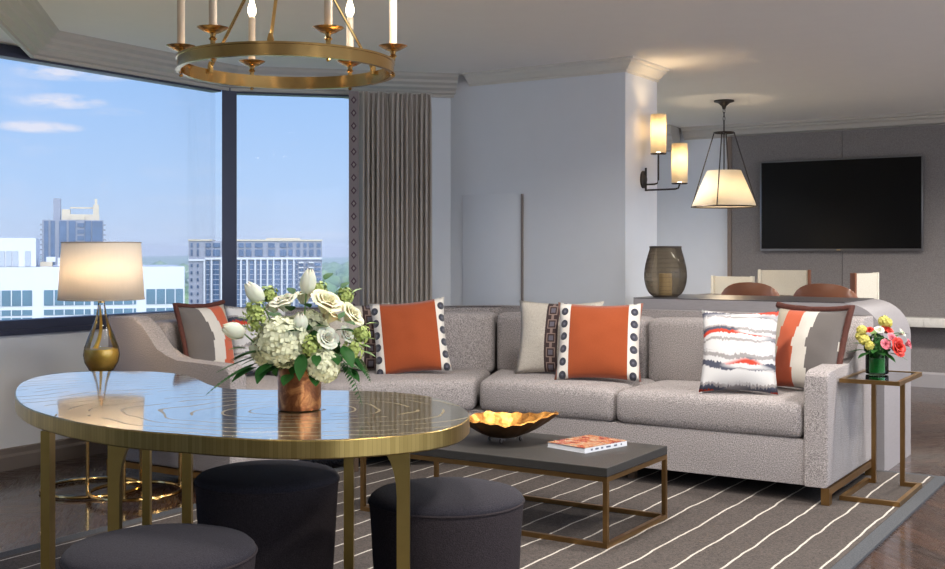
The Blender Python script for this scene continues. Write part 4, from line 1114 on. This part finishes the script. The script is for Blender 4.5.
for px, py, dep, a_, el, L_, W2, mt in (
    (262, 352, -.09, 185, -.05, .085, .034, 'leaf'), (250, 330, .0, 170, .3, .06, .022, 'leaf'), (262, 305, .0, 130, .8, .05, .016, 'leaf'), (293, 296, .0, 120, .9, .05, .018, 'leaf'), (322, 352, -.14, 280, -.5, .05, .018, 'leaf'), (346, 322, -.09, 320, .1, .055, .02, 'leaf'), (338, 352, -.11, 290, -.3, .06, .02, 'leaf'), (299, 330, -.15, 260, .4, .05, .018, 'leaf'), (276, 326, -.10, 200, .5, .05, .018, 'leaf'), (314, 308, -.09, 250, .6, .055, .018, 'leaf'), (342, 290, .0, 60, .8, .05, .018, 'leaf'), (324, 282, .02, 60, .9, .055, .02, 'leaf'), (366, 326, .0, 20, .3, .045, .014, 'leafv'), (268, 335, -.08, 180, .2, .04, .015, 'leafv'), (360, 345, -.07, 340, .1, .045, .015, 'leafv'), (250, 320, -.05, 170, .3, .045, .014, 'leafv'), (282, 360, -.11, 225, -.3, .07, .026, 'leaf'), (272, 362, -.10, 250, -.75, .07, .024, 'leaf'), (308, 352, -.12, 270, -.9, .085, .024, 'leaf'),
    (346, 345, -.09, 300, -.6, .085, .026, 'leaf'), (350, 356, -.06, 330, -.5, .07, .02, 'fern'), (318, 302, .03, 80, 1.1, .07, .026, 'leaf'), (330, 298, .0, 20, .5, .06, .022, 'leaf'), (308, 331, -.13, 215, .3, .06, .022, 'leaf'),
    (318, 326, -.12, 10, .2, .055, .02, 'leaf'), (270, 293, 0, 140, .7, .05, .016, 'leafv'), (350, 296, .02, 30, .7, .055, .014, 'leafv'), (362, 340, -.03, 10, .2, .05, .016, 'leafv'), (362, 352, -.04, 350, -.1, .05, .016, 'leafv'), (352, 361, -.06, 330, -.2, .05, .015, 'leafv'),
    (245, 340, -.03, 180, .1, .05, .018, 'leafv'), (300, 366, -.07, 260, -.2, .05, .02, 'leaf'), (280, 366, -.05, 240, -.1, .06, .022, 'leaf'), (330, 372, -.05, 300, -.2, .05, .02, 'leaf'), (340, 365, 0, 0, -.1, .07, .025, 'leaf'), (262, 360, 0, 180, -.1, .07, .025, 'leaf'), (300, 350, .09, 90, .2, .09, .03, 'leaf'), (276, 322, .05, 130, .6, .08, .028, 'leaf'), (336, 322, .06, 50, .6, .08, .028, 'leaf'), (250, 349, -.05, 200, .2, .06, .02, 'leafv'), (294, 312, -.06, 270, .8, .05, .02, 'leaf')):
    p = fl(px, py, dep); b = nb(); d = Vector((math.cos(R(a_)), math.sin(R(a_)), el)); leaf(b, p, d, L_, W2); obj('leaf', b, M[mt], t, 180)
for px, py, dep, a_, L_, dr in ((262, 362, -.08, 195, .165, .32), (256, 357, -.06, 178, .12, .15), (346, 360, -.08, 318, .10, .9), (354, 354, -.06, 345, .07, .8)):
    p = fl(px, py, dep); b = nb(); fern(b, p, Vector((math.cos(R(a_)), math.sin(R(a_)), -.28 if dr < .5 else -.5)), L_, .034, dr); obj('fern_frond', b, M['fern'], t, 0)

b = nb()
for q_, rr_ in ((Vector((0, .01, .20)), .085), (Vector((-.06, 0, .17)), .05), (Vector((.07, 0, .19)), .06)): cluster(b, q_, rr_, 110, .030, 3, .75, jit=.6)
obj('foliage', b, M['leaf'], t, 0)
for px, py, dep, a_, el, L_, W2 in ((268, 350, -.10, 190, -.1, .10, .036), (262, 366, -.08, 215, -.25, .09, .032), (340, 330, -.10, 330, .2, .07, .026), (345, 366, -.07, 320, -.3, .08, .026), (318, 371, -.10, 285, -.4, .06, .022), (296, 372, -.10, 255, -.3, .06, .024)):
    b = nb(); leaf(b, fl(px, py, dep), Vector((math.cos(R(a_)), math.sin(R(a_)), el)), L_, W2); obj('leaf', b, M['leaf'], t, 180)

# small bright bouquet on the side table
vp = at(877, 5.84)
t = thing('flower_arrangement', 'small red, pink and yellow bouquet in a green glass vase on the side table', 'flowers', (vp.x, vp.y, ZT + .0005), YAW)
b = nb(); lathe(b, [(.050, 0), (.056, .003), (.057, .01), (.057, .105), (.054, .105), (.054, .008), (.002, .006)], 40); obj('vase', b, M['greenglass'], t, label='green-tinted clear glass')
b = nb(); lathe(b, [(.004, .009), (.052, .010), (.0525, .08), (.004, .082)], 30); obj('leaf_lining', b, plain('wrapped_leaf', (.03, .26, .08), .4, var=.3), t)
K2 = .00518
def f2(px, py, dep=0): return Vector(((px - 877) * K2, dep, (374.5 - py) * K2))
for px, py, dep, r_, mt, nm in ((892.5, 347.5, -.06, .047, 'redf', 'rose'), (886, 331, -.01, .030, 'redf', 'rose'), (868, 331, -.02, .020, 'redf', 'carnation'), (888, 338.5, -.05, .026, 'pinkf', 'carnation'), (881, 344.5, -.06, .026, 'pinkf', 'carnation'), (906.5, 344.5, -.02, .025, 'pinkf', 'carnation'), (877, 331, -.03, .024, 'petal', 'carnation'), (901, 334, -.01, .022, 'petal', 'carnation')):
    p = f2(px, py, dep); b = nb(); ax = Vector((p.x, p.y - .06, p.z - .10)); rose(b, p, ax, r_ * 1.2); obj(nm, b, M[mt], t, 180)
for px, py, dep, r_ in ((861, 331, -.01, .022), (863, 340, -.02, .026), (867, 346, -.04, .020), (884, 322, 0, .026), (888, 324, .01, .022), (860, 337, 0, .02)):
    p = f2(px, py, dep); b = nb(); cluster(b, p, r_, 34, .014, 5); obj('stock_blossom', b, M['yellowf'], t, 0)
for a_, el, L_, z, r0, mt in ((175, .1, .10, .12, .05, 'leaf'), (205, -.1, .08, .11, .05, 'leaf'), (330, -.1, .10, .11, .05, 'leaf'), (350, .2, .11, .13, .05, 'leaf'), (300, -.3, .08, .11, .04, 'leaf'), (270, .1, .06, .11, .04, 'leaf'), (20, .5, .12, .15, .04, 'fern'), (60, .6, .1, .16, .03, 'leaf'), (120, .6, .1, .16, .03, 'leaf'), (240, .0, .07, .13, .04, 'leaf'), (10, .9, .10, .16, .06, 'leafv'), (90, .9, .1, .18, .02, 'leafv'), (0, .3, .1, .2, .07, 'fern'), (150, .4, .09, .14, .05, 'fern')):
    c, s = math.cos(R(a_)), math.sin(R(a_)); b = nb(); leaf(b, Vector((r0 * c, r0 * s, z)), Vector((c, s, el)), L_, .022); obj('leaf', b, M[mt], t, 180)
b = nb(); cluster(b, Vector((0, 0, .14)), .06, 70, .024, 3, .7); obj('foliage', b, M['leaf'], t, 0)

# ------------------------------------------------------------------ OUTSIDE
GZ = -46.0
def mat_forest():
    m = NT('distant_woodland'); o = m.obj()
    n = m.noise(m.scale(o, (1, 1, .2)), .035, 4, .7); n2 = m.noise(o, .006, 3)
    c = m.ramp(n, [(.32, (.055, .12, .045)), (.5, (.11, .20, .07)), (.68, (.22, .30, .12))])
    c = m.mix(m.m('GREATER_THAN', m.noise(o, .05, 2), .70), c, (.60, .60, .58))
    return m.done(m.pbr(c, .9))
b = nb(); rs = [40, 80, 140, 200, 260, 330, 410, 500, 620, 760, 940, 1150, 1400, 1750, 2200, 2800, 3600, 4600, 6000]
rows = []
NA = 130
for r_ in rs:
    row = []
    for k in range(NA + 1):
        a_ = R(70) + R(130) * k / NA; x, y = r_ * math.cos(a_), r_ * math.sin(a_)
        z = GZ + 5 * mnoise.noise(Vector((x * .02, y * .02, 0))) * min(1, r_ / 300) + (mnoise.noise(Vector((x * .0011, y * .0011, 3))) * 18 if r_ > 1500 else 0)
        if r_ >= 4600: z = max(z, -20 + 22 * mnoise.noise(Vector((a_ * 9, r_ * .001, 1)))) 
        row.append(b.verts.new((x, y, z)))
    rows.append(row)
for A_, B_ in zip(rows, rows[1:]):
    for k in range(NA): b.faces.new((A_[k], A_[k + 1], B_[k + 1], B_[k]))
o = obj('woodland', b, mat_forest(), None, 60); setp(o, 'hazy green wooded plain stretching to the horizon outside the window', 'woods', kind='stuff')
# tree crowns as scattered lumps (uncountable woodland)
b = nb()
for k in range(1500):
    r_ = 240 * (12 ** random.random()); a_ = R(random.uniform(100, 160)); x, y = r_ * math.cos(a_), r_ * math.sin(a_); s = random.uniform(5, 9) * (1 + r_ / 1500)
    res = bmesh.ops.create_icosphere(b, subdivisions=1, radius=s, matrix=Matrix.Translation((x, y, GZ + s * .5)) @ Matrix.Diagonal((1, 1, .75, 1)))
o = obj('tree_canopy', b, mat_forest(), None, 60); setp(o, 'tree crowns of the distant woods beyond the towers', 'trees', kind='stuff')

bwhite = plain('pale_cladding', (.42, .44, .48), .7, var=.05, nscale=.2)
bglass = plain('blue_glazing', (.04, .075, .14), .15, .2, var=.5, nscale=.4)
bglass2 = plain('teal_glazing', (.035, .09, .13), .15, .2, var=.4, nscale=.4)
bgrey = plain('grey_concrete', (.20, .215, .26), .8, var=.1, nscale=.3)
bbeige = plain('beige_stone', (.42, .37, .28), .8, var=.1, nscale=.3)
louv = plain('louvre_grey', (.26, .29, .33), .6, var=.1)
def building(name, label, px, dist):
    p = at(px, dist); return thing(name, label, 'building', (p.x, p.y, 0), YAW + math.atan((472.5 - px) / FPX) * .93)
def bb(px0, px1, py0, py1, cpx, dist, y0, y1, b, zmin=None):
    k = dist / FPX; box(b, (px0 - cpx) * k, (px1 - cpx) * k, y0, y1, EYE + (252 - py1) * k if zmin is None else zmin, EYE + (252 - py0) * k)
# A white office block
D1 = 150; c1_ = 60
t = building('office_building', 'low white office building with teal ribbon windows behind the lamp', c1_, D1)
b = nb(); bb(-90, 181, 267, 0, c1_, D1, 0, 22, b, GZ + 1); obj('wall', b, bwhite, t, 0)
b = nb(); bb(-90, 37, 238, 266.8, c1_, D1, 1.5, 14, b); obj('penthouse', b, bwhite, t, 0)
for k, x0 in enumerate((3, 9.5, 15.5, 27)):
    b = nb(); bb(x0, x0 + 5, 251, 266.6, c1_, D1, 1.35, 1.49, b); obj('louvre', b, louv, t, 0)
for x0, x1 in ((-80, 34), (45, 89), (92, 133), (143, 179.5)):
    for y0, y1 in ((290, 305.5), (309.5, 315), (317, 330), (336, 350)):
        b = nb(); bb(x0, x1, y0, y1, c1_, D1, -.1, -.01, b); f_ = obj('window_band', b, bglass2, t, 0)
        b = nb(); s = x0 + 9
        while s < x1 - 3: bb(s, s + .9, y0, y1, c1_, D1, -.16, -.101, b); s += 9.5
        if len(b.verts): obj('glazing_bar', b, bwhite, f_, 0)
        else: b.free()
for x0, y0, w2, h2 in ((40, 262, 12, 5), (46, 257, 9, 5), (57, 258, 6, 8.5)):
    b = nb(); bb(x0, x0 + w2, y0, y0 + h2, c1_, D1, 4, 7, b); obj('roof_unit', b, bbeige if x0 == 40 else bwhite, t, 0)
# B glass tower
D2 = 420; c2_ = 73
t = building('tower_building', 'blue glass tower with a stepped stone crown beyond the office building', c2_, D2)
b = nb(); bb(44, 102, 220, 0, c2_, D2, 0, 20, b, GZ + 1); obj('wall', b, bgrey, t, 0)
for x0, x1 in ((46, 50), (52, 56), (60, 67), (69, 75.5), (84, 90), (91, 101)):
    b = nb(); bb(x0, x1, 221, 300, c2_, D2, -.4, -.05, b); obj('window_column', b, bglass, t, 0)
for y0 in (223, 229.5, 236):
    b = nb(); bb(77, 83.5, y0, y0 + 4.2, c2_, D2, -.4, -.05, b); obj('window', b, bglass, t, 0)
for y0 in range(224, 262, 5):
    b = nb(); bb(42.2, 44, y0, y0 + 1.3, c2_, D2, -.2, 5, b); bb(102, 104, y0, y0 + 1.3, c2_, D2, -.2, 5, b); obj('balcony', b, bgrey, t, 0)
b = nb(); bb(54, 61, 198, 219.8, c2_, D2, 4, 10, b); obj('lift_tower', b, bgrey, t, 0)
b = nb(); bb(62, 98, 214, 219.8, c2_, D2, 3, 12, b); bb(62, 70, 209, 213.9, c2_, D2, 4, 12, b); bb(71, 84, 216, 219.7, c2_, D2, .5, 2.9, b); bb(92, 97.5, 204, 213.9, c2_, D2, 4, 10, b); bb(93.5, 96, 198, 203.9, c2_, D2, 5, 8, b); obj('stone_crown', b, bbeige, t, 0)
b = nb(); bb(70, 92, 206.5, 208, c2_, D2, 5, 6, b); obj('crown_beam', b, bbeige, t, 0)
# C apartment slab
D3 = 260; c3_ = 256
t = building('apartment_building', 'wide pale apartment block of vertical blue window bays seen across the mullion', c3_, D3)
b = nb(); bb(190.5, 321.5, 241, 0, c3_, D3, 0, 16, b, GZ + 1); obj('wall', b, bgrey, t, 0)
b = nb(); bb(190, 213, 239.5, 241, c3_, D3, -.3, 16, b); bb(236, 322, 239.5, 241, c3_, D3, -.3, 16, b); bb(266, 300, 237.8, 239.5, c3_, D3, 3, 12, b); obj('roof_edge', b, bbeige, t, 0)
b = nb(); bb(206, 321.5, 257.5, 259.5, c3_, D3, -.6, -.01, b); bb(190.5, 206, 259, 261, c3_, D3, -.4, -.01, b); obj('cornice', b, bwhite, t, 0)
for x0, x1 in ((192.5, 194.5), (198.5, 200.5), (207, 212), (214, 221), (239, 244), (246, 251.5), (255, 262.5), (268, 274.5), (279.5, 286), (288, 292), (296, 299.5), (303, 306), (308.5, 313), (316, 320)):
    for y0, y1 in ((243, 247.5), (249.5, 256)):
        b = nb(); bb(x0, x1, y0, y1, c3_, D3, -.3, -.02, b); obj('window', b, bglass, t, 0)
k_ = 0
for x0, w2 in ((207.5, 3.2), (214, 6), (237.5, 2.5), (242.5, 3.5), (250, 3.8), (257, 2.5), (261.5, 4.5), (268, 4), (274, 6), (282.5, 3), (287.5, 4.5), (295, 2.2)):
    b = nb(); bb(x0, x0 + w2, 261, 318, c3_, D3, -.25, -.02, b); f_ = obj('window_column', b, bglass, t, 0)
    b = nb()
    for y0 in range(264, 318, 5): bb(x0, x0 + w2, y0, y0 + .8, c3_, D3, -.35, -.26, b)
    obj('floor_band', b, bgrey, f_, 0)
for x0 in (205, 212, 221.5, 240.6, 246.6, 254.5, 260, 266.6, 272.6, 280.7, 286, 292.6):
    b = nb(); bb(x0, x0 + 1.5, 259.6, 318, c3_, D3, -.6, -.02, b); obj('pilaster', b, bwhite, t, 0)
for x0 in (192.5, 198.5):
    for y0 in range(264, 316, 7):
        b = nb(); bb(x0, x0 + 1.8, y0, y0 + 3, c3_, D3, -.3, -.02, b); obj('window', b, bglass, t, 0)
for y0 in range(262, 316, 5):
    b = nb(); bb(298, 303, y0, y0 + 1.2, c3_, D3, -1.6, -.02, b); bb(308, 313, y0, y0 + 1.2, c3_, D3, -1.6, -.02, b); obj('balcony', b, bwhite, t, 0)
    b = nb(); bb(298.3, 302.7, y0 + 1.5, y0 + 4.2, c3_, D3, -.3, -.02, b); bb(305, 307, y0 + 1.5, y0 + 4.2, c3_, D3, -.3, -.02, b); bb(314, 320, y0 + 1, y0 + 4, c3_, D3, -.3, -.02, b); obj('window', b, bglass, t, 0)

HAZE = True
if HAZE:
    m = NT('summer_haze'); vs = m.n('ShaderNodeVolumeScatter'); vs.inputs['Color'].default_value = (.80, .90, 1, 1); vs.inputs['Density'].default_value = .00030; vs.inputs['Anisotropy'].default_value = .2
    m.t.links.new(vs.outputs[0], m.out.inputs['Volume'])
    b = nb(); w0 = [at(-700, 60), at(1000, 60), at(1000, 5600), at(-700, 5600)]
    prism(b, [(p.x, p.y) for p in w0], GZ - 30, 24); o = obj('summer_haze', b, m.mat, None, 0); setp(o, 'thin blue summer haze over the distant woods', 'haze', kind='stuff')
# ------------------------------------------------------------------ LIGHT
w = bpy.data.worlds.new('sky'); C.world = w; w.use_nodes = True
T = w.node_tree; T.nodes.clear()
class WN(NT):
    def __init__(self): self.t = T; self.out = T.nodes.new('ShaderNodeOutputWorld')
W = WN()
v = W.n('ShaderNodeTexCoord').outputs['Generated']; x, y, z = W.sep(v)
az = W.m('ARCTAN2', y, x)
sky = W.ramp(W.m('ADD', W.m('MULTIPLY', z, 1.0), .0), [(0, s2l(190, 207, 230)), (.06, s2l(172, 202, 238)), (.20, s2l(140, 184, 238)), (.45, s2l(96, 148, 222)), (1, s2l(60, 110, 200))])
def cloud(px, py, wx, wy, dens):
    d = at(px, 1); a0 = math.atan2(d.y, d.x); L_ = math.hypot(d.x, d.y); z0 = ((252 - py) / FPX) / math.sqrt(L_ ** 2 + ((252 - py) / FPX) ** 2)
    dx = W.m('DIVIDE', W.m('SUBTRACT', az, a0), wx / FPX); dz = W.m('DIVIDE', W.m('SUBTRACT', z, z0), wy / FPX)
    r2_ = W.m('ADD', W.m('MULTIPLY', dx, dx), W.m('MULTIPLY', dz, dz))
    return W.m('MULTIPLY', W.m('MAXIMUM', W.m('SUBTRACT', 1, r2_), 0), dens)
cl = None
for c_ in ((55, 72, 42, 9, .9), (95, 76, 40, 6, .55), (60, 101, 46, 8, 1.0), (38, 127, 44, 6.5, 1.0), (200, 200, 60, 6, .2), (120, 112, 26, 4, .3), (300, 235, 60, 5, .25)):
    k = cloud(*c_); cl = k if cl is None else W.m('MAXIMUM', cl, k)
cv = W.comb(W.m('MULTIPLY', az, 1), W.m('MULTIPLY', z, 3.2), 0)
nz = W.noise(cv, 38, 5, .6)
cf = W.m('MULTIPLY', cl, W.m('MULTIPLY', W.m('MAXIMUM', W.m('SUBTRACT', nz, .34), 0), 4.0))
wisp = W.m('MULTIPLY', W.m('MAXIMUM', W.m('SUBTRACT', W.noise(cv, 7, 5, .6), .55), 0), 1.2)
cf = W.m('MINIMUM', W.m('ADD', cf, wisp), .85)
skyc = W.mix(cf, sky, s2l(226, 226, 236))
# sunny side of the sky (behind and right of the camera) is hazy and much brighter
sd = Vector((.75, -.45, .45)).normalized()
dotp = W.m('ADD', W.m('ADD', W.m('MULTIPLY', x, sd.x), W.m('MULTIPLY', y, sd.y)), W.m('MULTIPLY', z, sd.z))
glow = W.m('POWER', W.m('MAXIMUM', W.m('MULTIPLY', W.m('ADD', dotp, .25), .8), 0), 2.0)
bgd = W.n('ShaderNodeBackground'); W.put(bgd.inputs[0], W.mix(W.m('MINIMUM', glow, .9), skyc, (.86, .92, 1.0)))
W.put(bgd.inputs[1], W.m('ADD', .88, W.m('MULTIPLY', glow, 3.2)))
T.links.new(bgd.outputs[0], W.out.inputs[0])
def portal(p, rot, sx, sy):
    l = bpy.data.lights.new('window_portal', 'AREA'); l.shape = 'RECTANGLE'; l.size = sx; l.size_y = sy; l.cycles.is_portal = True
    o = bpy.data.objects.new('window_portal', l); COL.objects.link(o); o.location = p; o.rotation_euler = rot
portal((-5.66, 1.65, 1.6), (R(90), 0, R(-90)), 8.2, 1.6)
portal((-5.11, 6.31, 1.6), (R(90), 0, R(-135 + 180 - 180 + 0)), 1.5, 1.6)
portal((2.45, 4.05, 1.42), (R(90), 0, R(90)), 11.0, 1.8)
portal((-4.94, 9.2, 1.6), (R(90), 0, R(-90)), 2.7, 1.6)
sun = bpy.data.lights.new('sun', 'SUN'); sun.energy = 1.0; sun.angle = R(.6); sun.color = (1, .96, .90)
so = bpy.data.objects.new('sun', sun); COL.objects.link(so)
so.rotation_euler = Vector((-.50, .62, -.60)).to_track_quat('-Z', 'Y').to_euler()

# ------------------------------------------------------------------ CAMERA
cd = bpy.data.cameras.new('camera'); cam = bpy.data.objects.new('camera', cd); COL.objects.link(cam)
cam.location = (0, 0, EYE); cam.rotation_euler = (R(90), 0, YAW)
cd.sensor_width = 36; cd.lens = FPX / 945 * 36; cd.shift_y = -32.5 / 945; cd.clip_start = .05; cd.clip_end = 9000
C.camera = cam
C.view_settings.view_transform = 'Standard'; C.view_settings.look = 'None'; C.view_settings.gamma = 1; C.view_settings.exposure = 0.35
C.view_settings.use_curve_mapping = False
